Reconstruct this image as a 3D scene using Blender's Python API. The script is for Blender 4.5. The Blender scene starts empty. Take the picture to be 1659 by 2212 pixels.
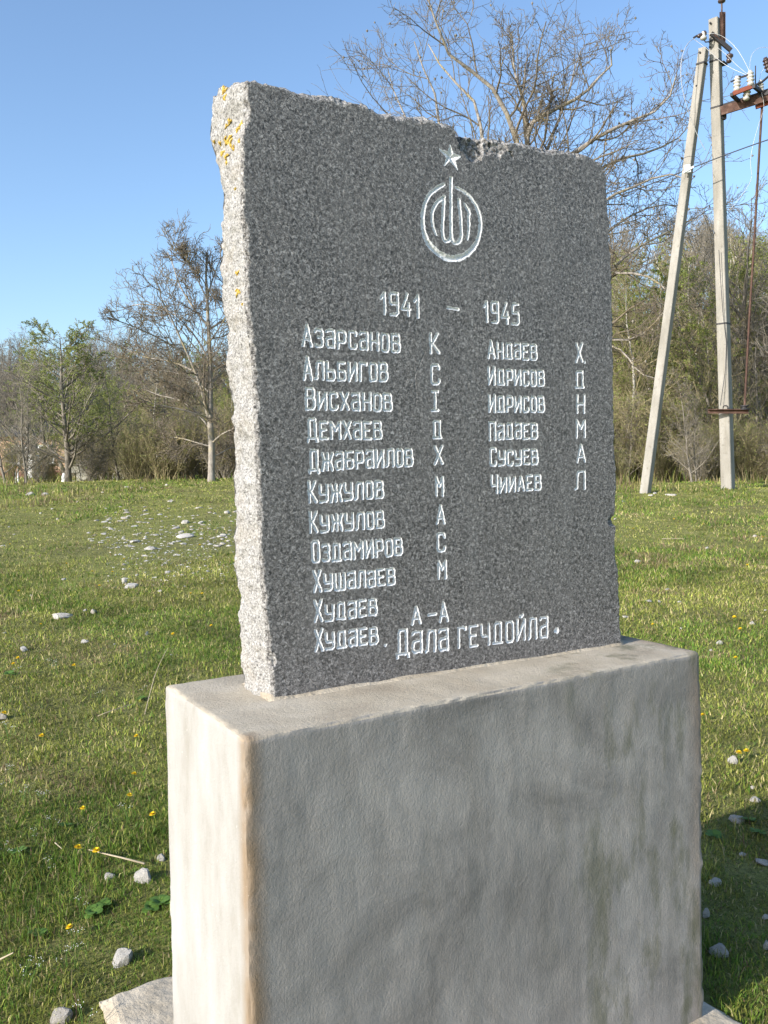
import bpy, math, random
import numpy as np
from mathutils import Vector, Matrix
from mathutils.bvhtree import BVHTree

# ------------------------------------------------------------------ camera, sky, sun, exposure
S = bpy.context.scene
COL = S.collection
EYE = 1.65
FPX, CX, CY = 1914.0, 829.5, 1106.0            # photo measured at 1659 x 2212
PITCH, ROLL = math.atan(113 / 1914), math.atan(.022)
FW = np.array([0, math.cos(PITCH), -math.sin(PITCH)])
U0 = np.array([0, math.sin(PITCH), math.cos(PITCH)])
R0 = np.array([1., 0, 0])
RI = math.cos(ROLL) * R0 - math.sin(ROLL) * U0
UP = math.sin(ROLL) * R0 + math.cos(ROLL) * U0
cam_d = bpy.data.cameras.new('camera')
cam = bpy.data.objects.new('camera', cam_d)
COL.objects.link(cam)
S.camera = cam
cam_d.sensor_fit = 'VERTICAL'
cam_d.sensor_height = 36
cam_d.sensor_width = 27
cam_d.lens = 36 * FPX / 2212
cam_d.clip_end = 2000
cam_d.clip_start = .05
cam.matrix_world = Matrix(((RI[0], UP[0], -FW[0], 0), (RI[1], UP[1], -FW[1], 0),
                           (RI[2], UP[2], -FW[2], EYE), (0, 0, 0, 1)))

SUN_AZ, SUN_EL = math.radians(38), math.radians(22)     # heading of the light over the ground, height of the sun
ldir = Vector((math.cos(SUN_AZ) * math.cos(SUN_EL), math.sin(SUN_AZ) * math.cos(SUN_EL), -math.sin(SUN_EL)))
sun_d = bpy.data.lights.new('sun', 'SUN')
sun_d.energy = 3.9
sun_d.angle = math.radians(.5)
sun_d.color = (1, .95, .88)
sun = bpy.data.objects.new('sun', sun_d)
sun.rotation_euler = ldir.to_track_quat('-Z', 'Y').to_euler()
COL.objects.link(sun)
W = bpy.data.worlds.new('World')
S.world = W
W.use_nodes = True
wn = W.node_tree
sky = wn.nodes.new('ShaderNodeTexSky')
sky.sky_type = 'NISHITA'
sky.sun_disc = False
sky.sun_elevation = SUN_EL
sky.sun_rotation = math.atan2(-ldir.x, -ldir.y)
sky.air_density = 1.0
sky.dust_density = 1.3
sky.ozone_density = 3.2
bg = wn.nodes['Background']
bg.inputs['Strength'].default_value = .15
wn.links.new(sky.outputs[0], bg.inputs[0])
S.view_settings.view_transform = 'Standard'
S.view_settings.look = 'None'
S.view_settings.gamma = 1
S.view_settings.use_curve_mapping = False
S.view_settings.exposure = .85
S.render.engine = 'CYCLES'
S.cycles.max_bounces = 6
S.cycles.transparent_max_bounces = 6

rng = np.random.default_rng(7)
random.seed(7)


# ------------------------------------------------------------------ photo pixel -> direction -> place
def ray(u, v):
    d = FW * FPX + RI * (u - CX) - UP * (v - CY)
    return d / np.linalg.norm(d)


E0 = np.array([0, 0, EYE])


def onz(u, v, z):
    d = ray(u, v)
    return E0 + d * ((z - EYE) / d[2])


def at(u, v, y):
    d = ray(u, v)
    return E0 + d * (y / d[1])


# ------------------------------------------------------------------ noise
def _hash(ix, iy, iz):
    h = (ix.astype(np.int64) * 374761393 + iy.astype(np.int64) * 668265263 + iz.astype(np.int64) * 2147483647) & 0xffffffff
    h = ((h ^ (h >> 13)) * 1274126177) & 0xffffffff
    h = h ^ (h >> 16)
    return (h & 0xffff) / 32767.5 - 1


def vnoise(x, y, z=0.):
    x, y, z = np.broadcast_arrays(np.asarray(x, float), np.asarray(y, float), np.asarray(z, float))
    i, j, k = np.floor(x), np.floor(y), np.floor(z)
    f, g, h = x - i, y - j, z - k
    f, g, h = f * f * (3 - 2 * f), g * g * (3 - 2 * g), h * h * (3 - 2 * h)
    r = 0
    for a in (0, 1):
        for b in (0, 1):
            for c in (0, 1):
                r = r + _hash(i + a, j + b, k + c) * (f if a else 1 - f) * (g if b else 1 - g) * (h if c else 1 - h)
    return r


def fbm(x, y, z=0., o=4):
    r, a = 0, 1.
    for n in range(o):
        r = r + a * vnoise(x * 2 ** n + 17 * n, y * 2 ** n + 5 * n, np.asarray(z, float) * 2 ** n + 3 * n)
        a *= .5
    return r


def sstep(a, b, x):
    t = np.clip((x - a) / (b - a), 0, 1)
    return t * t * (3 - 2 * t)


# ------------------------------------------------------------------ objects
def tag(o, label=None, cat=None, group=None, kind=None):
    for k, v in (('label', label), ('category', cat), ('group', group), ('kind', kind)):
        if v:
            o[k] = v
    return o


def empty(name, loc=(0, 0, 0), rz=0.):
    o = bpy.data.objects.new(name, None)
    o.empty_display_size = .1
    o.location = [float(c) for c in loc]
    o.rotation_euler = (0, 0, rz)
    COL.objects.link(o)
    return o


def mesh(name, v, f, mat, parent=None, smooth=False, col=None, link=True):
    """v (N,3), f (M,3) or (M,4) arrays, or a list of polygons"""
    me = bpy.data.meshes.new(name)
    v = np.asarray(v, np.float32)
    if isinstance(f, np.ndarray):
        n = f.shape[1]
        me.vertices.add(len(v))
        me.vertices.foreach_set('co', v.ravel())
        me.loops.add(f.size)
        me.loops.foreach_set('vertex_index', f.astype(np.int32).ravel())
        me.polygons.add(len(f))
        me.polygons.foreach_set('loop_start', np.arange(len(f), dtype=np.int32) * n)
        me.update(calc_edges=True)
    else:
        me.from_pydata([tuple(map(float, p)) for p in v], [], [tuple(int(i) for i in p) for p in f])
    if smooth:
        me.polygons.foreach_set('use_smooth', np.ones(len(me.polygons), bool))
    else:
        me.polygons.foreach_set('use_smooth', np.zeros(len(me.polygons), bool))
    if col is not None:
        c = np.ones((len(v), 4), np.float32)
        c[:, :col.shape[1]] = col
        me.color_attributes.new('Col', 'FLOAT_COLOR', 'POINT').data.foreach_set('color', c.ravel())
    if mat:
        me.materials.append(mat)
    o = bpy.data.objects.new(name, me)
    if parent is not None:
        o.parent = parent
    if link:
        COL.objects.link(o)
    return o


def copy_tree(o, parent=None):
    c = o.copy()
    COL.objects.link(c)
    if parent is not None:
        c.parent = parent
    for ch in [x for x in KIDS.get(o.name, [])]:
        copy_tree(ch, c)
    return c


KIDS = {}


class Geo:
    """collects pieces of ONE part"""
    def __init__(s):
        s.v, s.f, s.n = [], [], 0

    def add(s, v, f):
        v = np.asarray(v, float)
        s.v.append(v)
        s.f += [[i + s.n for i in p] for p in (f.tolist() if isinstance(f, np.ndarray) else f)]
        s.n += len(v)
        return s

    def make(s, name, mat, parent=None, smooth=False, org=(0, 0, 0)):
        return mesh(name, np.concatenate(s.v) - np.asarray(org, float), s.f, mat, parent, smooth)


def nrm(a):
    return a / np.maximum(np.linalg.norm(a, axis=-1, keepdims=True), 1e-9)


def tubes(P, R, ns):
    """P (N,K,3) chains, R (N,K) -> verts, quads"""
    N, K, _ = P.shape
    T = nrm(np.gradient(P, axis=1)) if K > 2 else nrm(np.repeat(P[:, 1:] - P[:, :1], 2, 1))
    d = nrm(P[:, -1] - P[:, 0])
    ref = np.where(np.abs(d[:, 2:3]) < .8, np.array([[0, 0, 1.]]), np.array([[1., 0, 0]]))
    A = nrm(np.cross(T, ref[:, None, :]))
    B = np.cross(T, A)
    th = np.arange(ns) * 2 * math.pi / ns
    V = P[:, :, None, :] + R[:, :, None, None] * (A[:, :, None, :] * np.cos(th)[None, None, :, None] + B[:, :, None, :] * np.sin(th)[None, None, :, None])
    idx = np.arange(N * K * ns).reshape(N, K, ns)
    a = idx[:, :-1, :]
    b = idx[:, 1:, :]
    q = np.stack([a, np.roll(a, -1, 2), np.roll(b, -1, 2), b], -1).reshape(-1, 4)
    return V.reshape(-1, 3), q


def cap_tube(pts, rad, ns=6):
    P = np.asarray(pts, float)[None]
    R = np.full((1, P.shape[1]), rad, float) if np.isscalar(rad) else np.asarray(rad, float)[None]
    v, q = tubes(P, R, ns)
    n = P.shape[1]
    return v, [list(p) for p in q.tolist()] + [list(range(ns))[::-1], [(n - 1) * ns + i for i in range(ns)]]


def box(c, s, rz=0., M=None):
    x, y, z = [k / 2 for k in s]
    v = np.array([[-x, -y, -z], [x, -y, -z], [x, y, -z], [-x, y, -z], [-x, -y, z], [x, -y, z], [x, y, z], [-x, y, z]])
    if rz:
        v = v @ np.array([[math.cos(rz), math.sin(rz), 0], [-math.sin(rz), math.cos(rz), 0], [0, 0, 1]])
    if M is not None:
        v = v @ np.asarray(M).T
    return v + np.asarray(c, float), [[3, 2, 1, 0], [4, 5, 6, 7], [0, 1, 5, 4], [1, 2, 6, 5], [2, 3, 7, 6], [3, 0, 4, 7]]


def bar(p0, p1, w, h, roll=(0, 0, 1)):
    """box beam from p0 to p1"""
    p0, p1 = np.asarray(p0, float), np.asarray(p1, float)
    d = nrm(p1 - p0)
    a = nrm(np.cross(d, np.asarray(roll, float)))
    b = np.cross(a, d)
    M = np.stack([d, a, b], 1)
    return box((p0 + p1) / 2, (np.linalg.norm(p1 - p0), w, h), M=M)


def lathe(p0, axis, prof, n=14):
    axis = nrm(np.asarray(axis, float))
    ref = np.array([0, 0, 1.]) if abs(axis[2]) < .8 else np.array([1., 0, 0])
    a = nrm(np.cross(axis, ref))
    b = np.cross(axis, a)
    v = []
    for t, r in prof:
        for k in range(n):
            th = 2 * math.pi * k / n
            v.append(np.asarray(p0) + axis * t + r * (a * math.cos(th) + b * math.sin(th)))
    f = []
    for i in range(len(prof) - 1):
        for k in range(n):
            f.append([i * n + k, i * n + (k + 1) % n, (i + 1) * n + (k + 1) % n, (i + 1) * n + k])
    f += [list(range(n))[::-1], [(len(prof) - 1) * n + k for k in range(n)]]
    return v, f


# ------------------------------------------------------------------ materials
class NT:
    def __init__(s, name):
        s.m = bpy.data.materials.new(name)
        s.m.use_nodes = True
        s.nt = s.m.node_tree
        s.b = s.nt.nodes['Principled BSDF']
        s.out = s.nt.nodes['Material Output']
        s.b.inputs['Roughness'].default_value = .85
        s.b.inputs['Specular IOR Level'].default_value = .25
        s.tc = None

    def n(s, t, **k):
        o = s.nt.nodes.new('ShaderNode' + t)
        for a, b in k.items():
            setattr(o, a, b)
        return o

    def l(s, a, b):
        s.nt.links.new(a, b)

    def co(s, scale=(1, 1, 1), kind='Object'):
        if s.tc is None:
            s.tc = s.n('TexCoord')
        mp = s.n('Mapping')
        mp.inputs['Scale'].default_value = scale
        s.l(s.tc.outputs[kind], mp.inputs[0])
        return mp.outputs[0]

    def noise(s, scale, detail=4, rough=.55, vec=None, dist=0.):
        o = s.n('TexNoise')
        o.inputs['Scale'].default_value = scale
        o.inputs['Detail'].default_value = detail
        o.inputs['Roughness'].default_value = rough
        o.inputs['Distortion'].default_value = dist
        s.l(vec if vec is not None else s.co(), o.inputs['Vector'])
        return o.outputs['Fac']

    def vor(s, scale, out='Color', vec=None, feature='F1'):
        o = s.n('TexVoronoi', feature=feature)
        o.inputs['Scale'].default_value = scale
        s.l(vec if vec is not None else s.co(), o.inputs['Vector'])
        return o.outputs[out]

    def ramp(s, fac, stops, interp='LINEAR'):
        o = s.n('ValToRGB')
        o.color_ramp.interpolation = interp
        e = o.color_ramp.elements
        while len(e) < len(stops):
            e.new(.5)
        for i, (p, c) in enumerate(stops):
            e[i].position = p
            e[i].color = (*c, 1) if not np.isscalar(c) else (c, c, c, 1)
        s.l(fac, o.inputs[0])
        return o.outputs[0]

    def mix(s, fac, a, b, mode='MIX'):
        o = s.n('Mix', data_type='RGBA', blend_type=mode)
        for val, k in ((fac, 0), (a, 6), (b, 7)):
            if isinstance(val, (int, float)):
                o.inputs[k].default_value = val
            elif isinstance(val, tuple):
                o.inputs[k].default_value = (*val, 1)
            else:
                s.l(val, o.inputs[k])
        return o.outputs[2]

    def math(s, op, a, b=0.):
        o = s.n('Math', operation=op)
        for val, k in ((a, 0), (b, 1)):
            if isinstance(val, (int, float)):
                o.inputs[k].default_value = val
            else:
                s.l(val, o.inputs[k])
        return o.outputs[0]

    def base(s, c):
        if isinstance(c, tuple):
            s.b.inputs['Base Color'].default_value = (*c, 1)
        else:
            s.l(c, s.b.inputs['Base Color'])
        return s

    def bump(s, h, strength=.5, dist=.01):
        o = s.n('Bump')
        o.inputs['Strength'].default_value = strength
        o.inputs['Distance'].default_value = dist
        s.l(h, o.inputs['Height'])
        s.l(o.outputs[0], s.b.inputs['Normal'])
        return s

    def set(s, **k):
        for a, b in k.items():
            s.b.inputs[a.replace('_', ' ')].default_value = b
        return s


def col_attr(t):
    a = t.n('VertexColor')
    a.layer_name = 'Col'
    return a.outputs['Color']


def leafy(name, c_lo, c_hi, scale=3., trans=.3, attr=False):
    t = NT(name)
    if attr:
        c = col_attr(t)
    else:
        c = t.mix(t.noise(scale, 3), c_lo, c_hi)
    t.base(c).set(Roughness=.6)
    tr = t.n('BsdfTranslucent')
    t.l(c, tr.inputs[0])
    mx = t.n('MixShader')
    mx.inputs[0].default_value = trans
    t.l(t.b.outputs[0], mx.inputs[1])
    t.l(tr.outputs[0], mx.inputs[2])
    t.l(mx.outputs[0], t.out.inputs[0])
    return t.m


MT = {}


def build_materials():
    # cut and dressed granite: dark face
    t = NT('granite_face')
    sp = t.noise(145, 4, .74, dist=1.0)
    big = t.noise(5, 3)
    c = t.ramp(sp, [(.35, (.028, .027, .025)), (.45, (.107, .100, .094)), (.54, (.215, .201, .188)), (.66, (.48, .455, .43))])
    fl = t.ramp(t.vor(120, 'Color'), [(.0, .55), (1., 1.3)])
    c = t.mix(.55, c, t.mix(1., c, fl, 'MULTIPLY'))
    c = t.mix(t.ramp(big, [(.35, 0.), (.75, .25)]), c, (.19, .176, .162))
    dust = t.noise(3, 5, .65, t.co((5, 5, .5)))
    c = t.mix(t.ramp(dust, [(.5, 0.), (.72, .22)]), c, (.30, .285, .265))
    t.base(c).set(Roughness=.5, Specular_IOR_Level=.35)
    t.bump(t.noise(260, 3, .6), .35, .002)
    MT['gface'] = t.m
    t = NT('granite_broken')
    sp = t.noise(130, 4, .7, dist=.6)
    t.base(t.ramp(sp, [(.36, (.05, .048, .045)), (.47, (.20, .19, .18)), (.6, (.40, .385, .365)), (.72, (.58, .565, .54))]))
    t.bump(t.noise(120, 5, .7), 1., .006)
    MT['gbroken'] = t.m
    # rough broken granite
    t = NT('granite_rough')
    sp = t.noise(190, 4, .72, dist=.6)
    c = t.ramp(sp, [(.34, (.07, .068, .065)), (.44, (.22, .213, .203)), (.56, (.37, .36, .343)), (.7, (.52, .508, .488))])
    w = t.noise(9, 4, .6)
    c = t.mix(t.ramp(w, [(.5, 0.), (.75, .4)]), c, (.34, .29, .22))
    t.base(c).set(Roughness=.85)
    t.bump(t.noise(170, 4, .7), .8, .004)
    MT['grough'] = t.m
    t = NT('granite_cut')                       # freshly cut, pale bruised crystals
    c = t.ramp(t.noise(260, 3, .6), [(.3, (.58, .58, .58)), (.5, (.74, .74, .73)), (.7, (.82, .82, .81))])
    t.base(c).set(Roughness=.8)
    t.bump(t.noise(500, 2), .2, .001)
    MT['gcut'] = t.m
    t = NT('lichen')
    t.base(t.ramp(t.noise(160, 3), [(.3, (.40, .25, .04)), (.6, (.55, .40, .09))])).bump(t.noise(300, 3), .8, .004)
    MT['lichen'] = t.m
    # trowelled cement render of the plinth
    t = NT('cement_render')
    geo = t.n('NewGeometry')
    a = t.noise(3.2, 9, .68, dist=.6)
    st = t.noise(5, 4, .6, t.co((3.0, 3.0, .35)))
    c = t.ramp(a, [(.34, (.200, .187, .170)), (.48, (.285, .266, .243)), (.64, (.365, .341, .312))])
    c = t.mix(t.ramp(st, [(.50, 0.), (.70, .32)]), c, (.165, .16, .14))
    warm = t.noise(2.3, 4, .6, t.co((1, 1, 1)))
    sx = t.n('SeparateXYZ')
    t.l(t.co(), sx.inputs[0])
    # limewash kept on the end face and the top, worn to tan; bare render on the long face
    nx = t.n('SeparateXYZ')
    vt = t.n('VectorTransform', vector_type='NORMAL', convert_from='WORLD', convert_to='OBJECT')
    t.l(geo.outputs['True Normal'], vt.inputs[0])
    t.l(vt.outputs[0], nx.inputs[0])
    lime = t.ramp(t.noise(6, 6, .65, t.co((1.2, 1.2, .5))), [(.30, (.28, .262, .23)), (.44, (.33, .318, .296)), (.66, (.39, .382, .364))])
    side = t.ramp(t.math('MULTIPLY', nx.outputs[0], -1), [(.25, 0.), (.75, 1.)])
    c = t.mix(side, c, lime)
    tan = t.ramp(t.noise(7, 6, .6), [(.3, (.35, .30, .23)), (.5, (.44, .385, .30)), (.7, (.51, .455, .365))])
    c = t.mix(t.ramp(nx.outputs[2], [(.3, 0.), (.8, 1.)]), c, tan)
    # rust-brown worn arrises
    edge = t.ramp(t.math('MAXIMUM', t.math('ABSOLUTE', sx.outputs[0]), t.math('ABSOLUTE', sx.outputs[1])), [(.0, 1.), (.012, 1.), (.045, 0.)])
    edge = t.mix(1., edge, t.ramp(t.noise(4.5, 4), [(.3, .25), (.55, 1.)]), 'MULTIPLY')
    c = t.mix(t.math('MULTIPLY', edge, .85), c, (.235, .165, .10))
    edge2 = t.ramp(t.math('ABSOLUTE', t.math('SUBTRACT', sx.outputs[0], 1.335)), [(.0, .7), (.05, 0.)])
    edge2 = t.mix(1., edge2, t.ramp(t.noise(3, 4), [(.35, 0.), (.65, 1.)]), 'MULTIPLY')
    c = t.mix(edge2, c, (.25, .17, .11))
    # damp algae towards the right end
    alg = t.mix(1., t.ramp(t.noise(4, 5, .65, t.co((2.2, 2.2, .8))), [(.5, 0.), (.64, 1.)]), t.ramp(sx.outputs[0], [(.75, 0.), (1.25, .8)]), 'MULTIPLY')
    c = t.mix(alg, c, (.14, .14, .09))
    fleck = t.ramp(t.noise(75, 4, .7), [(.66, 0.), (.74, .5)])
    c = t.mix(fleck, c, (.62, .60, .56))
    t.base(c).set(Roughness=.9, Specular_IOR_Level=.15)
    rel = t.math('ADD', t.math('MULTIPLY', t.noise(95, 6, .72, t.co((1, 1, .85))), .6), t.math('MULTIPLY', t.noise(170, 4, .7, t.co((1, 1, .8))), .5))
    strokes = t.noise(9, 5, .7, t.co((9, 9, .9)))
    low = t.ramp(sx.outputs[2], [(.15, 1.), (.62, .12)])
    rel = t.math('ADD', rel, t.math('MULTIPLY', t.math('MULTIPLY', strokes, low), .30))
    trow = t.noise(8, 5, .65, t.co((1.5, 1.5, .8)), 1.2)
    rel = t.math('ADD', rel, t.math('MULTIPLY', trow, .06))
    pore = t.ramp(t.vor(60, 'Distance', t.co((1, 1, 1))), [(.0, 0.), (.16, 1.)])
    rel = t.math('ADD', rel, t.math('MULTIPLY', pore, .16))
    t.bump(rel, .5, .008)
    MT['render'] = t.m
    t = NT('footing_concrete')
    c = t.ramp(t.noise(6, 6, .65), [(.3, (.28, .23, .165)), (.5, (.45, .385, .29)), (.7, (.56, .49, .385))])
    c = t.mix(t.ramp(t.noise(60, 4, .7), [(.6, 0.), (.7, .6)]), c, (.16, .14, .12))
    t.base(c).bump(t.noise(45, 6, .65), .6, .012)
    MT['footing'] = t.m
    # earth under the turf
    t = NT('turf_soil')
    wc = t.co((1, 1, 1))
    a = t.noise(.55, 5, .6, wc)
    b = t.noise(6, 6, .65, wc)
    c = t.ramp(b, [(.3, (.17, .18, .045)), (.5, (.28, .29, .075)), (.7, (.38, .36, .13))])
    c = t.mix(t.ramp(a, [(.5, 0.), (.75, .6)]), c, t.ramp(b, [(.3, (.10, .075, .045)), (.7, (.22, .18, .11))]))
    c = t.mix(1., c, t.ramp(t.noise(70, 5, .75, wc), [(.3, .35), (.7, 1.5)]), 'MULTIPLY')
    t.base(c).bump(t.noise(40, 6, .75, wc), 1., .06)
    MT['soil'] = t.m
    MT['grass'] = leafy('grass_blades', None, None, trans=.3, attr=True)
    t = NT('limestone')
    c = t.ramp(t.noise(14, 5, .65), [(.30, (.27, .24, .19)), (.44, (.48, .45, .40)), (.7, (.63, .61, .57))])
    inf = t.n('ObjectInfo')
    c = t.mix(t.ramp(inf.outputs['Random'], [(.5, 0.), (1., .45)]), c, (.30, .25, .19))
    t.base(c).bump(t.noise(30, 6, .7), .7, .02)
    MT['stone'] = t.m
    t = NT('dandelion_petals')
    t.base((.75, .52, .01)).set(Roughness=.6)
    MT['petal'] = t.m
    MT['green'] = leafy('plant_green', (.08, .17, .03), (.14, .24, .05), 30)
    t = NT('white_petals')
    t.base((.72, .72, .68))
    MT['wpetal'] = t.m
    t = NT('dry_stalk')
    t.base(t.mix(t.noise(30, 3), (.28, .22, .14), (.46, .40, .29)))
    MT['straw'] = t.m

    def bark(name, lo, hi, lich=None):
        t = NT(name)
        c = t.ramp(t.noise(7, 5, .65, t.co((2, 2, .6))), [(.3, lo), (.7, hi)])
        if lich:
            c = t.mix(t.ramp(t.noise(3, 4), [(.52, 0.), (.68, .7)]), c, lich)
        t.base(c).bump(t.noise(22, 5, .65, t.co((2, 2, .5))), .6, .02)
        return t.m
    MT['bark_w'] = bark('walnut_bark', (.17, .145, .12), (.40, .365, .32), (.34, .28, .13))
    MT['twig_w'] = bark('walnut_twigs', (.105, .085, .065), (.22, .185, .14), (.26, .21, .10))
    MT['bark_d'] = bark('dark_bark', (.13, .112, .09), (.28, .25, .205))
    MT['twig_d'] = bark('brown_twigs', (.165, .145, .115), (.31, .275, .22))
    MT['twig_o'] = bark('olive_twigs', (.20, .17, .09), (.36, .31, .18))
    MT['bark_p'] = bark('pale_bark', (.32, .29, .24), (.58, .55, .47))
    MT['leaf_s'] = leafy('spring_leaves', (.22, .27, .06), (.34, .38, .11), 1.2, .4)
    MT['leaf_o'] = leafy('olive_buds', (.23, .22, .06), (.34, .29, .12), 1.2, .35)
    t = NT('whitewash')
    t.base((.72, .72, .70))
    MT['white'] = t.m
    t = NT('pole_concrete')
    c = t.ramp(t.noise(5, 5, .6, t.co((1, 1, .3))), [(.3, (.22, .205, .175)), (.6, (.31, .292, .258)), (.8, (.37, .352, .318))])
    c = t.mix(t.ramp(t.noise(14, 4, .7), [(.58, 0.), (.70, .7)]), c, (.16, .145, .12))
    c = t.mix(t.ramp(t.noise(3, 5, .7, t.co((6, 6, .25))), [(.5, 0.), (.7, .5)]), c, (.21, .185, .15))
    t.base(c).bump(t.noise(30, 4), .6, .01)
    MT['pole'] = t.m
    t = NT('rusty_steel')
    c = t.ramp(t.noise(9, 5, .6), [(.3, (.05, .03, .024)), (.55, (.09, .05, .037)), (.75, (.17, .11, .085))])
    t.base(c).set(Roughness=.8)
    MT['rust'] = t.m
    t = NT('red_oxide_paint')
    t.base(t.mix(t.noise(12, 3), (.20, .055, .035), (.26, .09, .06)))
    MT['red'] = t.m
    t = NT('dark_steel')
    t.base((.035, .033, .035)).set(Roughness=.6)
    MT['steel'] = t.m
    t = NT('white_porcelain')
    t.base((.45, .435, .40)).set(Roughness=.25, Specular_IOR_Level=.5)
    MT['porc'] = t.m
    t = NT('brown_glaze')
    t.base((.06, .04, .035)).set(Roughness=.25, Specular_IOR_Level=.5)
    MT['glaze'] = t.m
    t = NT('aluminium_wire')
    t.base((.5, .5, .5)).set(Metallic=.3, Roughness=.5)
    MT['alu'] = t.m
    t = NT('black_cable')
    t.base((.05, .05, .055)).set(Roughness=.6)
    MT['cable'] = t.m
    t = NT('pink_brick')
    br = t.n('TexBrick')
    t.l(t.co((1, 1, 1)), br.inputs['Vector'])
    br.inputs['Color1'].default_value = (.50, .25, .15, 1)
    br.inputs['Color2'].default_value = (.62, .36, .24, 1)
    br.inputs['Mortar'].default_value = (.55, .50, .44, 1)
    br.inputs['Scale'].default_value = 4
    t.base(t.mix(t.noise(2, 4), br.outputs[0], (.62, .44, .32)))
    MT['brick'] = t.m
    t = NT('red_plinth_paint')
    t.base(t.mix(t.noise(3, 4), (.22, .11, .08), (.30, .16, .12)))
    MT['redbase'] = t.m
    t = NT('slate_roof')
    t.base(t.mix(t.noise(3, 4), (.05, .05, .052), (.10, .098, .095)))
    MT['slate'] = t.m
    t = NT('dark_boards')
    t.base(t.mix(t.noise(4, 4, .6, t.co((8, 8, .6))), (.055, .05, .045), (.12, .105, .09)))
    MT['boards'] = t.m
    t = NT('window_glass')
    t.base((.03, .035, .04)).set(Roughness=.08, Specular_IOR_Level=.6)
    MT['glass'] = t.m
    t = NT('grey_block')
    t.base(t.ramp(t.noise(5, 5, .65), [(.3, (.24, .23, .18)), (.7, (.46, .44, .37))])).bump(t.noise(12, 5), .6, .05)
    MT['block'] = t.m


build_materials()


# ------------------------------------------------------------------ terrain
def zg(x, y):
    x, y = np.asarray(x, float), np.asarray(y, float)
    yl = np.interp(y, [-400, 2.3, 17, 21.5, 25, 32, 60, 120, 600], [0, 0, .97, 1.27, 1.12, .88, 1.0, 4., 30.])
    yr = np.interp(y, [-400, 2.3, 17, 19.5, 24, 30, 62, 130, 600], [0, 0, .93, .98, .80, 1.7, 10.5, 22., 60.])
    k = sstep(-.12, .16, x / np.maximum(y, 4.))
    z = yl * (1 - k) + yr * k
    d = np.hypot(x, y)
    und = .022 * fbm(x * .9, y * .9, 0, 3) * sstep(2, 6, d) + .012 * fbm(x * 3.1, y * 3.1, 2., 2)
    far = .35 * fbm(x * .12, y * .12, 5., 3) * sstep(24, 60, d)
    return z + und + far


def zg1(x, y):
    return float(zg(np.array([x]), np.array([y]))[0])


def ground_at(u, v):
    """first place where the pixel's ray meets the ground"""
    d = ray(u, v)
    t = np.concatenate([np.arange(1.5, 30, .01), np.arange(30, 120, .1)])
    p = E0[None] + d[None] * t[:, None]
    below = p[:, 2] < zg(p[:, 0], p[:, 1])
    i = int(np.argmax(below)) if below.any() else len(t) - 1
    q = p[i].copy()
    q[2] = zg1(q[0], q[1])
    return q


def make_ground():
    n = 360
    s = np.linspace(-1, 1, n)
    gx = np.sinh(s * 6.2) / np.sinh(6.2) * 600
    gy = np.sinh(s * 6.2) / np.sinh(6.2) * 600 + 6
    X, Y = np.meshgrid(gx, gy)
    V = np.stack([X, Y, zg(X, Y)], -1).reshape(-1, 3)
    i = np.arange(n * n).reshape(n, n)
    q = np.stack([i[:-1, :-1], i[:-1, 1:], i[1:, 1:], i[1:, :-1]], -1).reshape(-1, 4)
    o = mesh('ground', V, q, MT['soil'], smooth=True)
    tag(o, kind='structure', label='grassy hillside turf rising gently to the trees')


make_ground()

# ------------------------------------------------------------------ plinth and footing
ZT = 1.10                # top of plinth
ZS = .05                 # top of footing
pBL, pFL, pFR = onz(348, 1481, ZT), onz(527, 1597, ZT), onz(1514, 1407, ZT)
wv = nrm(pFR - pFL)
PAZ = math.atan2(wv[1], wv[0])
nv = np.array([-wv[1], wv[0], 0])          # towards the back
PD = float((pBL - pFL) @ nv)
PW = float((pFR - pFL) @ wv)


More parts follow.
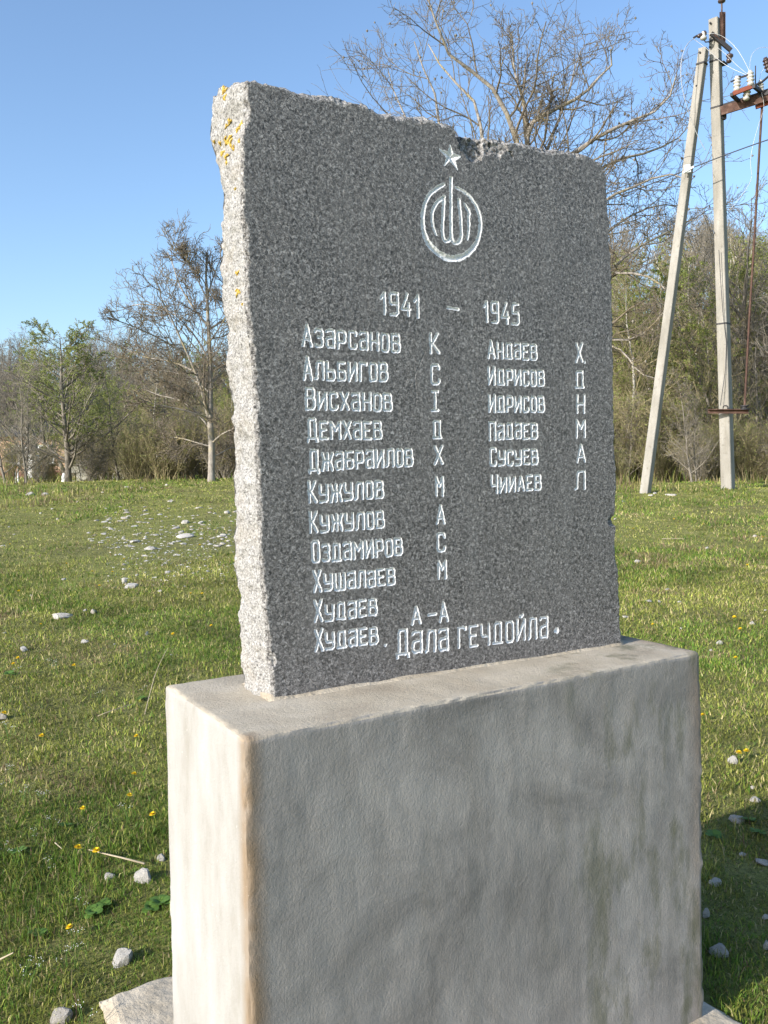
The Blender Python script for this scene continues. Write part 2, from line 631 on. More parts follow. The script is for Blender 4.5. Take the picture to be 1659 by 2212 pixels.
def make_plinth():
    root = empty('concrete_plinth', (pFL[0], pFL[1], ZS), PAZ)
    tag(root, 'tall cement-rendered plinth carrying the engraved granite slab', 'plinth')
    H = ZT - ZS
    r = .011
    lo, hi = np.array([0, 0, -.04]), np.array([PW, PD, H])
    V, Q, n0 = [], [], 0

    def face(o, a, b, na, nb):
        nonlocal n0
        s, t = np.meshgrid(np.linspace(0, 1, na), np.linspace(0, 1, nb))
        p = np.asarray(o, float) + s[..., None] * np.asarray(a, float) + t[..., None] * np.asarray(b, float)
        i = np.arange(na * nb).reshape(nb, na) + n0
        Q.append(np.stack([i[:-1, :-1], i[:-1, 1:], i[1:, 1:], i[1:, :-1]], -1).reshape(-1, 4))
        V.append(p.reshape(-1, 3))
        n0 += na * nb
    L = hi - lo
    nx, ny, nz = 170, 70, 140
    face(lo, (L[0], 0, 0), (0, 0, L[2]), nx, nz)
    face((hi[0], hi[1], lo[2]), (-L[0], 0, 0), (0, 0, L[2]), nx // 3, nz // 3)
    face((lo[0], hi[1], lo[2]), (0, -L[1], 0), (0, 0, L[2]), ny, nz)
    face((hi[0], lo[1], lo[2]), (0, L[1], 0), (0, 0, L[2]), ny, nz)
    face((lo[0], lo[1], hi[2]), (L[0], 0, 0), (0, L[1], 0), nx, ny)
    p = np.concatenate(V)
    inner_lo, inner_hi = lo + r, hi - r
    c = np.clip(p, inner_lo, inner_hi)
    nn = nrm(p - c)
    ew = np.clip(1 - np.abs(nn).max(1), 0, .3) / .3
    rr = r * (1 + ew * .35 * vnoise(p[:, 0] * 9, p[:, 1] * 9, p[:, 2] * 9) + ew * .3 * vnoise(p[:, 0] * 45, p[:, 1] * 45, p[:, 2] * 45))[:, None]
    p = c + nn * rr
    amp = .0009 * fbm(p[:, 0] * 3.5, p[:, 1] * 3.5, p[:, 2] * 3.5, 3) + .0007 * fbm(p[:, 0] * 22, p[:, 1] * 22, p[:, 2] * 13, 3)
    p = p + nn * amp[:, None]
    # slight batter: a touch wider at the foot
    k = 1 - np.clip(p[:, 2] / H, 0, 1)
    p[:, 0] += k * (-.014 + .028 * p[:, 0] / PW)
    mesh('rendered_block', p, np.concatenate(Q), MT['render'], root, smooth=True)


make_plinth()


def make_footing():
    root = empty('concrete_footing', (pFL[0], pFL[1], 0), PAZ)
    tag(root, 'cracked low concrete footing pad around the foot of the plinth', 'footing')
    x0, x1, y0, y1 = -.085, PW + .10, -.35, PD + .53
    z0, z1 = -.12, ZS
    na, nb = 110, 90
    s, t = np.meshgrid(np.linspace(0, 1, na), np.linspace(0, 1, nb))
    ex = .016 * vnoise(t * 9, s * 0 + 1) + .006 * vnoise(t * 40, s * 0 + 7)
    ey = .016 * vnoise(s * 11, t * 0 + 3) + .006 * vnoise(s * 50, t * 0 + 9)
    X = x0 + (x1 - x0) * s + np.where(s < .5, -1, 1) * ex * np.abs(2 * s - 1) ** 6
    Y = y0 + (y1 - y0) * t + np.where(t < .5, -1, 1) * ey * np.abs(2 * t - 1) ** 6
    ed = np.minimum(np.minimum(s, 1 - s) * (x1 - x0), np.minimum(t, 1 - t) * (y1 - y0))
    Z = z1 + .006 * fbm(X * 5, Y * 5, 0, 4) - .02 * np.exp(-(ed / .02) ** 2)
    # crack running across the rear left
    cy = PD + .22 + .05 * vnoise(X * 6, 3.) + .35 * (X - 0)
    Z -= .014 * np.exp(-((Y - cy) / .006) ** 2)
    V = np.stack([X, Y, Z], -1).reshape(-1, 3)
    i = np.arange(na * nb).reshape(nb, na)
    q = np.stack([i[:-1, :-1], i[:-1, 1:], i[1:, 1:], i[1:, :-1]], -1).reshape(-1, 4)
    rim = np.concatenate([i[0, :], i[1:, -1], i[-1, -2::-1], i[-2:0:-1, 0]])
    low = V[rim].copy()
    low[:, 2] = z0
    j = np.arange(len(rim)) + len(V)
    sk = np.stack([np.roll(rim, -1), rim, j, np.roll(j, -1)], -1)
    mesh('pad', np.concatenate([V, low]), np.concatenate([q, sk]), MT['footing'], root, smooth=False)


make_footing()

# ------------------------------------------------------------------ granite slab with carved names
sL, sR, sB = onz(589, 1512, ZT), onz(1343, 1392, ZT), onz(525, 1481, ZT)
sw = nrm(sR - sL)
SAZ = math.atan2(sw[1], sw[0])
sn = np.array([-sw[1], sw[0], 0])
STH = .165


def sp(u, v, back=0.):
    """pixel -> (along, up) on the slab's front plane, or on a plane set back"""
    d = ray(u, v)
    o = sL + sn * back
    k = ((o - E0) @ sn) / (d @ sn)
    p = E0 + d * k
    return np.array([(p - sL) @ sw, p[2] - ZT])


def spl(pts, back=0.):
    return np.array([sp(u, v, back) for u, v in pts])


G = {   # stroke letters, x 0..w, y 0..1 (angular hand-cut alphabet)
 'A': (.62, [[(0, 0), (.31, 1), (.62, 0)], [(.1, .3), (.52, .3)]]),
 'B': (.6, [[(0, 0), (0, 1), (.48, 1), (.55, .92), (.55, .64), (.46, .55), (0, .55)], [(.46, .55), (.6, .44), (.6, .12), (.5, 0), (0, 0)]]),
 'b': (.58, [[(0, 0), (0, 1)], [(0, .52), (.48, .52), (.58, .42), (.58, .1), (.48, 0), (0, 0)]]),
 'V': (.55, [[(.52, 1), (0, 1), (0, 0), (.46, 0), (.55, .1), (.55, .42), (.46, .52), (0, .52)]]),   # be
 'G': (.5, [[(0, 0), (0, 1), (.5, 1), (.5, .9)]]),
 'D': (.66, [[(0, 0), (.66, 0)], [(.1, 0), (.1, .92), (.18, 1), (.56, 1), (.56, 0)]]),
 'DD': (.7, [[(-.02, -.14), (-.02, 0), (.7, 0), (.72, -.14)], [(.1, 0), (.12, .9), (.2, 1), (.6, 1), (.6, 0)]]),
 'E': (.55, [[(.55, 1), (0, 1), (0, 0), (.55, 0)], [(0, .53), (.42, .53)]]),
 'J': (.85, [[(.42, 0), (.42, 1)], [(0, 1), (.16, .54), (.68, .54), (.85, 1)], [(.16, .54), (0, 0)], [(.68, .54), (.85, 0)]]),
 'Z': (.52, [[(0, .88), (.08, 1), (.44, 1), (.52, .9), (.52, .62), (.42, .54), (.2, .54)], [(.42, .54), (.52, .44), (.52, .1), (.44, 0), (.06, 0), (0, .1)]]),
 'II': (.6, [[(0, 1), (0, 0), (.58, 1), (.58, 0)]]),
 'Y': (.6, [[(0, 1), (0, 0), (.58, 1), (.58, 0)], [(.2, 1.2), (.32, 1.14), (.46, 1.26)]]),
 'K': (.55, [[(0, 0), (0, 1)], [(.5, 1), (.12, .5), (0, .5)], [(.12, .5), (.55, 0)]]),
 'L': (.58, [[(-.04, 0), (.08, .06), (.12, .85), (.2, 1), (.58, 1), (.58, 0)]]),
 'M': (.72, [[(0, 0), (0, 1), (.36, .5), (.72, 1), (.72, 0)]]),
 'N': (.55, [[(0, 0), (0, 1)], [(.55, 0), (.55, 1)], [(0, .5), (.55, .5)]]),
 'O': (.52, [[(.1, 0), (0, .1), (0, .9), (.1, 1), (.42, 1), (.52, .9), (.52, .1), (.42, 0), (.1, 0)]]),
 'P': (.55, [[(0, 0), (0, 1), (.46, 1), (.55, .9), (.55, .45), (.46, .36), (0, .36)]]),
 'PP': (.56, [[(0, 0), (0, 1), (.56, 1), (.56, 0)]]),
 'S': (.52, [[(.52, .8), (.52, .92), (.44, 1), (.1, 1), (0, .9), (0, .1), (.1, 0), (.44, 0), (.52, .1), (.52, .22)]]),
 'U': (.58, [[(0, 1), (0, .58), (.1, .46), (.58, .46)], [(.58, 1), (.58, .1), (.48, 0), (0, 0)]]),
 'X': (.56, [[(0, 1), (.56, 0)], [(.54, 1), (0, 0)]]),
 'C': (.55, [[(0, 1), (0, .55), (.1, .42), (.55, .42)], [(.55, 1), (.55, 0)]]),   # che
 'W': (.8, [[(0, 1), (0, 0), (.8, 0), (.8, 1)], [(.4, 0), (.4, 1)]]),
 'a': (.55, [[(0, .9), (.08, 1), (.55, 1), (.55, 0)], [(.55, .6), (.1, .52), (0, .42), (0, .1), (.1, 0), (.55, .04)]]),
 'i': (.3, [[(.15, 0), (.15, 1)], [(0, 1), (.3, 1)], [(0, 0), (.3, 0)]]),
 '1': (.3, [[(0, .72), (.24, 1), (.24, 0)]]),
 '9': (.52, [[(.52, .52), (.1, .5), (0, .6), (0, .9), (.1, 1), (.52, 1), (.52, .1), (.42, 0), (.04, 0)]]),
 '4': (.56, [[(.4, 1), (0, .3), (.56, .3)], [(.46, .55), (.46, 0)]]),
 '5': (.52, [[(.5, 1), (.04, 1), (.02, .56), (.42, .56), (.52, .46), (.52, .1), (.42, 0), (0, 0)]]),
 '-': (1., [[(0, 0), (1., 0)]]),
}
CY2G = {'а': 'a', 'б': 'V', 'в': 'B', 'г': 'G', 'д': 'D', 'е': 'E', 'ж': 'J', 'з': 'Z', 'и': 'II', 'й': 'Y', 'к': 'K', 'л': 'L', 'м': 'M', 'н': 'N',
        'о': 'O', 'п': 'PP', 'р': 'P', 'с': 'S', 'у': 'U', 'х': 'X', 'ч': 'C', 'ш': 'W', 'ь': 'b', 'А': 'A', 'В': 'B', 'Д': 'DD', 'К': 'K', 'О': 'O',
        'Х': 'X', 'И': 'II', 'П': 'PP', 'С': 'S', 'Ч': 'C', 'М': 'M', 'Н': 'N', 'Л': 'L', 'Г': 'G', 'Е': 'E', 'I': 'i', 'д2': 'D'}
LINES = [  # text, start px, end px, capital height px, small height px
 ('1941', (824, 677), (905, 684), 46, 46), ('-', (968, 665), (990, 668), 10, 10), ('1945', (1046, 695), (1120, 701), 43, 43),
 ('Азарсанов', (655, 746), (863, 760), 44, 36), ('К', (931, 763), (948, 763), 41, 41), ('Альбигов', (657, 819), (836, 823), 48, 37), ('С', (933, 829), (949, 829), 40, 40),
 ('Висханов', (662, 884), (846, 886), 44, 35), ('I', (934, 886), (946, 886), 41, 41), ('Демхаев', (666, 948), (824, 947), 42, 35), ('Д', (936, 945), (953, 945), 36, 36),
 ('Джабраилов', (670, 1016), (891, 1005), 42, 35), ('Х', (940, 1003), (956, 1002), 37, 37), ('Кужулов', (669, 1085), (827, 1075), 44, 35), ('М', (943, 1069), (957, 1069), 39, 39),
 ('Кужулов', (671, 1150), (829, 1139), 43, 34), ('А', (944, 1131), (960, 1130), 38, 38), ('Оздамиров', (676, 1214), (868, 1198), 44, 34), ('С', (946, 1190), (961, 1189), 37, 37),
 ('Хушалаев', (679, 1278), (852, 1261), 44, 33), ('М', (948, 1249), (963, 1248), 37, 37), ('Худаев', (681, 1343), (813, 1328), 44, 33), ('А', (891, 1349), (908, 1346), 36, 36),
 ('-', (926, 1329), (942, 1326), 10, 10), ('А', (951, 1342), (967, 1340), 39, 39), ('Худаев', (682, 1406), (815, 1388), 44, 33),
 ('Дала', (859, 1413), (967, 1403), 52, 44), ('гечдойла', (991, 1399), (1182, 1376), 43, 43),
 ('Андаев', (1055, 772), (1159, 776), 37, 31), ('Х', (1245, 782), (1258, 782), 39, 39), ('Идрисов', (1056, 829), (1175, 833), 36, 31), ('Д', (1244, 836), (1261, 836), 34, 34),
 ('Идрисов', (1057, 889), (1175, 889), 35, 31), ('Н', (1247, 891), (1262, 891), 37, 37), ('Падаев', (1058, 949), (1160, 946), 37, 31), ('М', (1246, 945), (1263, 944), 36, 36),
 ('Сусуев', (1060, 1006), (1161, 1001), 37, 30), ('А', (1247, 999), (1264, 998), 37, 37), ('ЧииАев', (1062, 1064), (1168, 1057), 37, 30), ('Л', (1244, 1057), (1263, 1055), 37, 37)]


def em(pts):
    return [(864 + x * .14648, 270 + y * .14648) for x, y in pts]


def smooth_path(p, n=40):
    p = np.asarray(p, float)
    for _ in range(2):
        q = [p[0]]
        for a, b in zip(p[:-1], p[1:]):
            q += [a * .75 + b * .25, a * .25 + b * .75]
        q.append(p[-1])
        p = np.array(q)
    return p


EMBLEM = [   # name, path (pixels of the close view), half widths along it
 ('emblem_ring', [(652, 880), (540, 930), (420, 1040), (350, 1200), (328, 1400), (350, 1600), (430, 1770), (560, 1890), (700, 1965), (830, 1975), (960, 1930), (1085, 1820), (1165, 1660), (1193, 1480), (1170, 1300), (1100, 1140), (1000, 1020), (900, 950), (835, 925)],
  [.0030, .0040, .0042, .0046, .0050, .0056, .0070, .0074, .0074, .0072, .0066, .0060, .0050, .0046, .0042, .0038, .0034, .0030, .0024]),
 ('emblem_stroke', [(755, 775), (750, 1250), (755, 1660), (800, 1745), (870, 1735), (912, 1650), (900, 1400), (868, 1105)], .0042),
 ('emblem_stroke', [(652, 1065), (632, 1400), (625, 1620), (660, 1715), (725, 1705), (750, 1640)], .0042),
 ('emblem_stroke', [(640, 1070), (560, 1120), (492, 1220), (466, 1340), (478, 1480), (537, 1620)], [.0032, .0038, .004, .004, .0032, .0018]),
 ('emblem_stroke', [(958, 1168), (1035, 1305), (1008, 1335), (1024, 1480), (995, 1695)], [.002, .0042, .0036, .0036, .0014])]
STAR = em([(745, 292), (788, 425), (905, 458), (812, 525), (852, 662), (735, 520), (648, 612), (690, 470), (572, 355), (712, 395)])


def make_stele():
    root = empty('granite_stele', (sL[0], sL[1], ZT), SAZ)
    tag(root, 'grey granite slab carved with two columns of names, star and emblem', 'memorial stone')
    left = spl([(530, 168), (528, 208), (532, 262), (523, 291), (522, 355), (522, 416), (522, 464), (527, 513), (530, 574), (532, 672), (544, 760), (548, 850), (552, 950),
                (556, 1050), (560, 1150), (565, 1250), (571, 1320), (578, 1400), (586, 1462), (589, 1512)])
    top = spl([(530, 168), (573, 176), (619, 188), (678, 202), (737, 211), (784, 222), (830, 243), (877, 246), (936, 255), (980, 268), (996, 284), (1009, 288), (1047, 294), (1106, 304),
               (1164, 316), (1223, 325), (1264, 334), (1296, 344), (1304, 352)])
    right = spl([(1304, 352), (1311, 387), (1316, 470), (1321, 560), (1324, 640), (1325, 720), (1326, 800), (1328, 900), (1330, 1000), (1333, 1060), (1331, 1100), (1329, 1128), (1333, 1150), (1336, 1240), (1340, 1300), (1343, 1392)])
    bl = spl([(500, 167), (487, 172), (471, 194), (460, 225), (456, 257), (459, 306), (466, 347), (476, 379), (484, 435), (484, 460), (480, 491), (482, 538), (482, 587), (485, 642), (490, 705), (494, 798),
              (502, 861), (505, 923), (514, 1002), (506, 1033), (506, 1091), (509, 1156), (509, 1221), (519, 1260), (526, 1286), (524, 1335), (522, 1368), (528, 1417), (528, 1449), (525, 1481)], STH)
    iz = lambda P: (lambda o: (P[o, 1], P[o, 0]))(np.argsort(P[:, 1]))
    Lz, La = iz(left)
    Rz, Ra = iz(right)
    Bz, Ba = iz(bl)
    Lf = lambda z: np.interp(z, Lz, La)
    Rf = lambda z: np.interp(z, Rz, Ra)
    Bf = lambda z: np.interp(z, Bz, Ba)
    to = np.argsort(top[:, 0])
    Tf = lambda a: np.interp(a, top[to, 0], top[to, 1])
    res = .0021
    nu, nvv = int(1.08 / res), int(1.38 / res)
    u = np.linspace(0, 1, nu)
    zt = np.full(nu, 1.3)
    for _ in range(12):
        zt = Tf(Lf(zt) + (Rf(zt) - Lf(zt)) * u)
    zt = zt + .004 * vnoise(u * 45, 3.) + .002 * vnoise(u * 130, 8.)
    v = np.linspace(0, 1, nvv)
    Z = -.012 + v[:, None] * (zt[None, :] + .012)
    L_ = Lf(Z) + .0016 * vnoise(Z * 40, 1.) + .0012 * vnoise(Z * 130, 4.)
    R_ = Rf(Z) + .003 * vnoise(Z * 35, 2.) + .0015 * vnoise(Z * 120, 6.)
    A = L_ + (R_ - L_) * u[None, :]
    # depth of the dressed face
    D = .0006 * fbm(A * 6, Z * 6, 0, 3) + .00018 * fbm(A * 140, Z * 140, 1., 2)
    rough = np.zeros_like(D)

    def bevel(dist, w, dep, seed):
        wl = w * (1 + .55 * fbm(A * 28 + seed, Z * 28, seed, 3))
        k = np.clip(1 - dist / np.maximum(wl, .001), 0, 1)
        return dep * k ** 1.5 * (1 + .35 * vnoise(A * 160, Z * 160, seed)), (k > 0)
    for dist, w, dep, sd in ((A - L_, .009, .008, 1.), (zt[None, :] - Z, .013, .012, 2.), (R_ - A, .006, .006, 3.)):
        dd, m = bevel(dist, w, dep, sd)
        D = D + dd
        rough = np.maximum(rough, m)
    # broken corner at the top edge and small spalls
    for (pu, pv), ra, rz_, dep in (((1020, 302), .044, .046, .018), ((1056, 310), .060, .032, .010), ((993, 278), .016, .036, .016), ((858, 246), .02, .012, .008),
                                   ((1327, 1126), .02, .016, .012), ((1334, 1190), .012, .05, .006), ((580, 1425), .018, .022, .006), ((530, 235), .012, .02, .006)):
        a0, z0 = sp(pu, pv)
        q = ((A - a0) / ra) ** 2 + ((Z - z0) / rz_) ** 2
        q = q * (1 + .5 * fbm(A * 45, Z * 45, 9., 3))
        k = np.clip(1 - q, 0, 1)
        D = D + dep * np.sqrt(k) * (1 + .3 * vnoise(A * 130, Z * 130, 4.))
        rough = np.maximum(rough, k > .02)
    # scratches
    sid = np.zeros(D.shape, np.int32)
    cut = np.zeros_like(D)
    names = ['']

    def carve(paths, hw, dep_k, name):
        pts = np.concatenate(paths)
        m = float(np.max(hw)) + .003
        lo, hi = pts.min(0) - m, pts.max(0) + m
        sel = np.nonzero((A > lo[0]) & (A < hi[0]) & (Z > lo[1]) & (Z < hi[1]))
        if not len(sel[0]):
            return
        a, z = A[sel], Z[sel]
        best = np.zeros(len(a))
        jit = 1 + .22 * vnoise(a * 160, z * 160, 2.)
        for P in paths:
            h = np.full(len(P), hw) if np.isscalar(hw) else np.interp(np.linspace(0, 1, len(P)), np.linspace(0, 1, len(hw)), hw)
            for (p, q, h0, h1) in zip(P[:-1], P[1:], h[:-1], h[1:]):
                d = q - p
                t = np.clip(((a - p[0]) * d[0] + (z - p[1]) * d[1]) / max(d @ d, 1e-12), 0, 1)
                ds = np.hypot(a - p[0] - t * d[0], z - p[1] - t * d[1])
                best = np.maximum(best, (h0 + (h1 - h0) * t) * jit - ds)
        dep = np.minimum(best * dep_k, .0055)
        ok = dep > .0002
        names.append(name)
        ii = (sel[0][ok], sel[1][ok])
        newer = dep[ok] > cut[ii]
        ii = (ii[0][newer], ii[1][newer])
        cut[ii] = dep[ok][newer]
        sid[ii] = len(names) - 1
    R = random.Random(3)
    for text, p0, p1, capx, smx in LINES:
        b0, b1 = sp(*p0), sp(*p1)
        hc = sp(p0[0], p0[1] - capx)[1] - b0[1]
        hs0 = sp(p0[0], p0[1] - smx)[1] - b0[1]
        hs1 = sp(p1[0], p1[1] - smx)[1] - b1[1]
        gl = []
        for i, ch in enumerate(text):
            if ch in G:
                g = G[ch]
            elif len(text) == 1 and ch == 'Д':
                g = G['D']
            else:
                g = G[CY2G[ch]]
            gl.append(g)
        if len(text) == 1:
            gl = [gl[0]]
        gap = .34
        tot = sum(g[0] for g in gl) + gap * (len(gl) - 1)
        x = 0.
        for i, (ch, g) in enumerate(zip(text, gl)):
            f0 = x / tot
            h = hc if (i == 0) else hs0 + (hs1 - hs0) * f0
            wscale = np.linalg.norm(b1 - b0) / tot
            bp = b0 + (b1 - b0) * f0
            dr = (b1 - b0) / np.linalg.norm(b1 - b0)
            jz = R.uniform(-.0012, .0012)
            sl = R.uniform(-.015, .02)
            paths = [np.array([bp + dr * (px * wscale) + np.array([sl * py * h, py * h + jz]) for px, py in pl]) for pl in g[1]]
            if ch == '-':
                paths = [np.array([b0, b1])]
            carve(paths, .0029 if capx < 50 else .0034, 1.6, 'carved_dash' if ch == '-' else ('carved_digit' if ch.isdigit() else 'carved_letter'))
            x += g[0] + gap
    for pu, pv, rr in ((1202, 1362, .0075), (833, 1394, .0035), (1263, 783, .0026), (1247, 783, .001)):
        c = sp(pu, pv)
        if rr > .002:
            carve([np.array([c, c + .0008])], rr, .8, 'carved_dot')
    for nm, path, hw in EMBLEM:
        pp = smooth_path(spl(em(path)))
        carve([pp], hw if np.isscalar(hw) else np.array(hw), 1.05, nm)
    # star: facets sinking to the middle of each arm
    P = spl(STAR)
    c = P.mean(0)
    lo, hi = P.min(0), P.max(0)
    sel = np.nonzero((A > lo[0]) & (A < hi[0]) & (Z > lo[1]) & (Z < hi[1]))
    a, z = A[sel], Z[sel]
    dep = np.zeros(len(a))
    for k in range(10):
        p, q = P[k], P[(k + 1) % 10]
        M = np.stack([p - c, q - c], 1)
        st = np.linalg.solve(M, np.stack([a - c[0], z - c[1]]))
        ins = (st[0] >= -1e-6) & (st[1] >= -1e-6) & (st.sum(0) <= 1)
        e = nrm((q - p)[None])[0]
        ds = np.abs((a - p[0]) * e[1] - (z - p[1]) * e[0])
        dep = np.where(ins, np.maximum(dep, np.minimum(ds * .55, .008) + .0003), dep)
    names.append('carved_star')
    ok = dep > 0
    cut[sel[0][ok], sel[1][ok]] = dep[ok]
    sid[sel[0][ok], sel[1][ok]] = len(names) - 1
    # shallow scratches scored over the face
    for (p, q) in (((918, 760), (880, 850)), ((893, 770), (900, 870)), ((960, 715), (1000, 765)), ((1265, 985), (1325, 960)), ((935, 1000), (960, 980)), ((945, 1100), (948, 1190)), ((960, 990), (985, 975)), ((640, 1440), (690, 1490)), ((605, 1450), (622, 1490)), ((840, 425), (870, 440)), ((1020, 1010), (1090, 1000))):
        pa, pb = sp(*p), sp(*q)
        d = pb - pa
        t = np.clip(((A - pa[0]) * d[0] + (Z - pa[1]) * d[1]) / (d @ d), 0, 1)
        ds = np.hypot(A - pa[0] - t * d[0], Z - pa[1] - t * d[1]) + .0012 * vnoise(A * 90, Z * 90, 7.)
        D = D + .0007 * np.clip(1 - ds / .0016, 0, 1)
    D = D + cut
    V = np.stack([A, D, Z], -1).reshape(-1, 3)
    idx = np.arange(nu * nvv).reshape(nvv, nu)
    q = np.stack([idx[:-1, :-1], idx[:-1, 1:], idx[1:, 1:], idx[1:, :-1]], -1).reshape(-1, 4)
    fs = sid.ravel()[q].max(1)
    fr = rough.ravel()[q].max(1) > 0

    def sub(fsel, name, mat, smooth):
        u_, inv = np.unique(q[fsel], return_inverse=True)
        return mesh(name, V[u_], inv.reshape(-1, 4), mat, root, smooth)
    sub((fs == 0) & ~fr, 'dressed_face', MT['gface'], False)
    sub((fs == 0) & fr, 'chipped_arris', MT['gbroken'], False)
    for k in range(1, len(names)):
        m = fs == k
        if m.sum() > 3:
            sub(m, names[k], MT['gcut'], False)
    # rough sides swept from the face's rim to the back
    st = 2
    rimL = idx[::st, 0]
    rimT = idx[-1, ::st]
    rimR = idx[::-st, -1]
    rim = np.concatenate([rimL, rimT[1:], rimR[1:]])
    F = V[rim]
    nL, nT = len(rimL), len(rimT) - 1
    Bk = F.copy()
    Bk[:nL, 0] = Bf(np.clip(F[:nL, 2], 0, None))
    Bk[:, 1] = STH
    Bk[nL:nL + nT, 2] -= .012
    # blend the top of the back to the left bulge
    kk = np.exp(-np.arange(nT) / 40.)
    Bk[nL:nL + nT, 0] += kk * (Bk[nL - 1, 0] - F[nL - 1, 0])
    Bk[nL:nL + nT, 2] -= .01 * kk
    K = 34
    s = np.linspace(0, 1, K)
    P3 = F[None] + s[:, None, None] * (Bk - F)[None]
    N = np.zeros((len(rim), 3))
    N[:nL] = (-1, 0, 0)
    N[nL:nL + nT] = (0, 0, 1)
    N[nL + nT:] = (1, 0, 0)
    kb = 30
    for c_ in (nL, nL + nT):
        for j in range(-kb, kb):
            i0 = c_ + j
            if 0 <= i0 < len(rim):
                w = (j + kb) / (2 * kb)
                n0 = np.array((-1, 0, 0)) if c_ == nL else np.array((0, 0, 1))
                n1 = np.array((0, 0, 1)) if c_ == nL else np.array((1, 0, 0))
                N[i0] = nrm((n0 * (1 - w) + n1 * w)[None])[0]
    env = np.sqrt(np.clip(np.minimum(s / .22, 1), 0, 1)) * np.where(s > .8, 1., 1.)
    nz = .0095 * fbm(P3[..., 0] * 14, P3[..., 1] * 14, P3[..., 2] * 14, 3) + .0052 * fbm(P3[..., 0] * 70, P3[..., 1] * 70, P3[..., 2] * 60, 3)
    bul = .010 * np.sin(math.pi * s)[:, None]
    env2 = np.maximum(env, .0)
    disp = (nz + bul) * env2[:, None]
    dent = np.exp(-(((s[:, None] - .28) / .2) ** 2 + ((P3[..., 2] - sp(517, 237)[1]) / .022) ** 2)) * (np.arange(len(rim)) < nL)[None]
    disp -= .016 * dent
    P3 = P3 + N[None] * disp[..., None]
    P3[..., 2] = np.maximum(P3[..., 2], -.012)
    n = len(rim)
    ii = np.arange(K * n).reshape(K, n)
    qq = np.stack([ii[:-1, :-1], ii[1:, :-1], ii[1:, 1:], ii[:-1, 1:]], -1).reshape(-1, 4)
    body = mesh('rough_side', P3.reshape(-1, 3), qq, MT['grough'], root, True)
    # back: rows between the left and right rims
    m = min(nL, n - nL - nT)
    l_i = ii[-1, :nL]
    lv = P3[-1, :nL]
    rv = P3[-1, nL + nT:][::-1]
    rows = 60
    tt = np.linspace(0, 1, rows)
    li = np.array([np.interp(tt, np.linspace(0, 1, len(lv)), lv[:, k]) for k in range(3)]).T
    ri_ = np.array([np.interp(tt, np.linspace(0, 1, len(rv)), rv[:, k]) for k in range(3)]).T
    cols = 40
    w = np.linspace(0, 1, cols)
    BB = li[:, None] * (1 - w)[None, :, None] + ri_[:, None] * w[None, :, None]
    tv = np.array([np.interp(w, np.linspace(0, 1, nT), P3[-1, nL:nL + nT, k]) for k in range(3)]).T
    BB[-1] = tv
    for r_ in range(rows - 1):
        BB[r_, :, 2] *= np.interp(w, [0, 1], [1, 1])
    BB[..., 1] += .012 * fbm(BB[..., 0] * 9, BB[..., 2] * 9, 2., 3) * np.sin(math.pi * np.clip(w, 0, 1))[None, :] + .004
    jj = np.arange(rows * cols).reshape(rows, cols)
    bq = np.stack([jj[:-1, :-1], jj[1:, :-1], jj[1:, 1:], jj[:-1, 1:]], -1).reshape(-1, 4)
    mesh('rough_back', BB.reshape(-1, 3), bq, MT['grough'], root, True)
    # lichen on the rough side
    Mw = Matrix.Translation((sL[0], sL[1], ZT)) @ Matrix.Rotation(SAZ, 4, 'Z')
    wv_ = [Mw @ Vector(p) for p in P3.reshape(-1, 3).tolist()]
    bvh = BVHTree.FromPolygons(wv_, qq.tolist())
    Mi = Mw.inverted()
    rg = np.random.default_rng(5)
    for (pu, pv, rad) in ((515, 170, .013), (522, 172, .009), (496, 262, .006), (490, 272, .005), (493, 306, .010), (499, 312, .009), (487, 302, .005), (476, 310, .006), (481, 330, .006), (488, 340, .006), (490, 352, .005),
                          (522, 268, .007), (515, 278, .006), (517, 305, .005), (505, 320, .006), (513, 590, .006), (515, 632, .007), (511, 628, .004), (484, 196, .008), (486, 210, .006), (509, 408, .003), (524, 658, .003), (463, 306, .004)):
        for tr in range(6):
            d = ray(pu + rg.uniform(-3, 3) * (tr > 0), pv + rg.uniform(-3, 3) * (tr > 0))
            hit = bvh.ray_cast(Vector(E0), Vector(d))
            if hit[0] is not None:
                break
        if hit[0] is None:
            continue
        p = Mi @ hit[0]
        nn = (Mi.to_3x3() @ hit[1]).normalized()
        if nn.dot(Mi.to_3x3() @ Vector(d)) > 0:
            nn = -nn
        a1 = nn.orthogonal().normalized()
        a2 = nn.cross(a1)
        vs, fs_ = [], []
        rings, seg = 3, 14
        vs.append(p + nn * .0035)
        for r_ in range(1, rings + 1):
            for k in range(seg):
                th = 2 * math.pi * k / seg
                ra = rad * r_ / rings * (1 + .45 * math.sin(3 * th + pu) + .3 * math.sin(7 * th + pv) * (r_ == rings))
                hgt = .0035 * (1 - (r_ / rings) ** 2) + rg.uniform(-.001, .001) - (.003 if r_ == rings else 0)
                vs.append(p + a1 * math.cos(th) * ra + a2 * math.sin(th) * ra * 1.35 + nn * hgt)
        for k in range(seg):
            fs_.append([0, 1 + k, 1 + (k + 1) % seg])
        for r_ in range(rings - 1):
            for k in range(seg):
                x0 = 1 + r_ * seg
                fs_.append([x0 + k, x0 + seg + k, x0 + seg + (k + 1) % seg, x0 + (k + 1) % seg])
        mesh('lichen_patch', np.array([list(x) for x in vs]), fs_, MT['lichen'], root)
    # mortar bed where the slab is set
    g = Geo()
    bx = np.linspace(-.012, np.linalg.norm(sR - sL) + .008, 60)
    fr_ = [-.009 + .007 * vnoise(np.array([x * 9.]), 1.)[0] for x in bx]
    vv = []
    for x, f_ in zip(bx, fr_):
        vv += [(x, f_, -.001), (x, .004, .009 + .004 * vnoise(np.array([x * 14.]), 5.)[0]), (x, STH, .006), (x, STH + .02, -.001)]
    ff = []
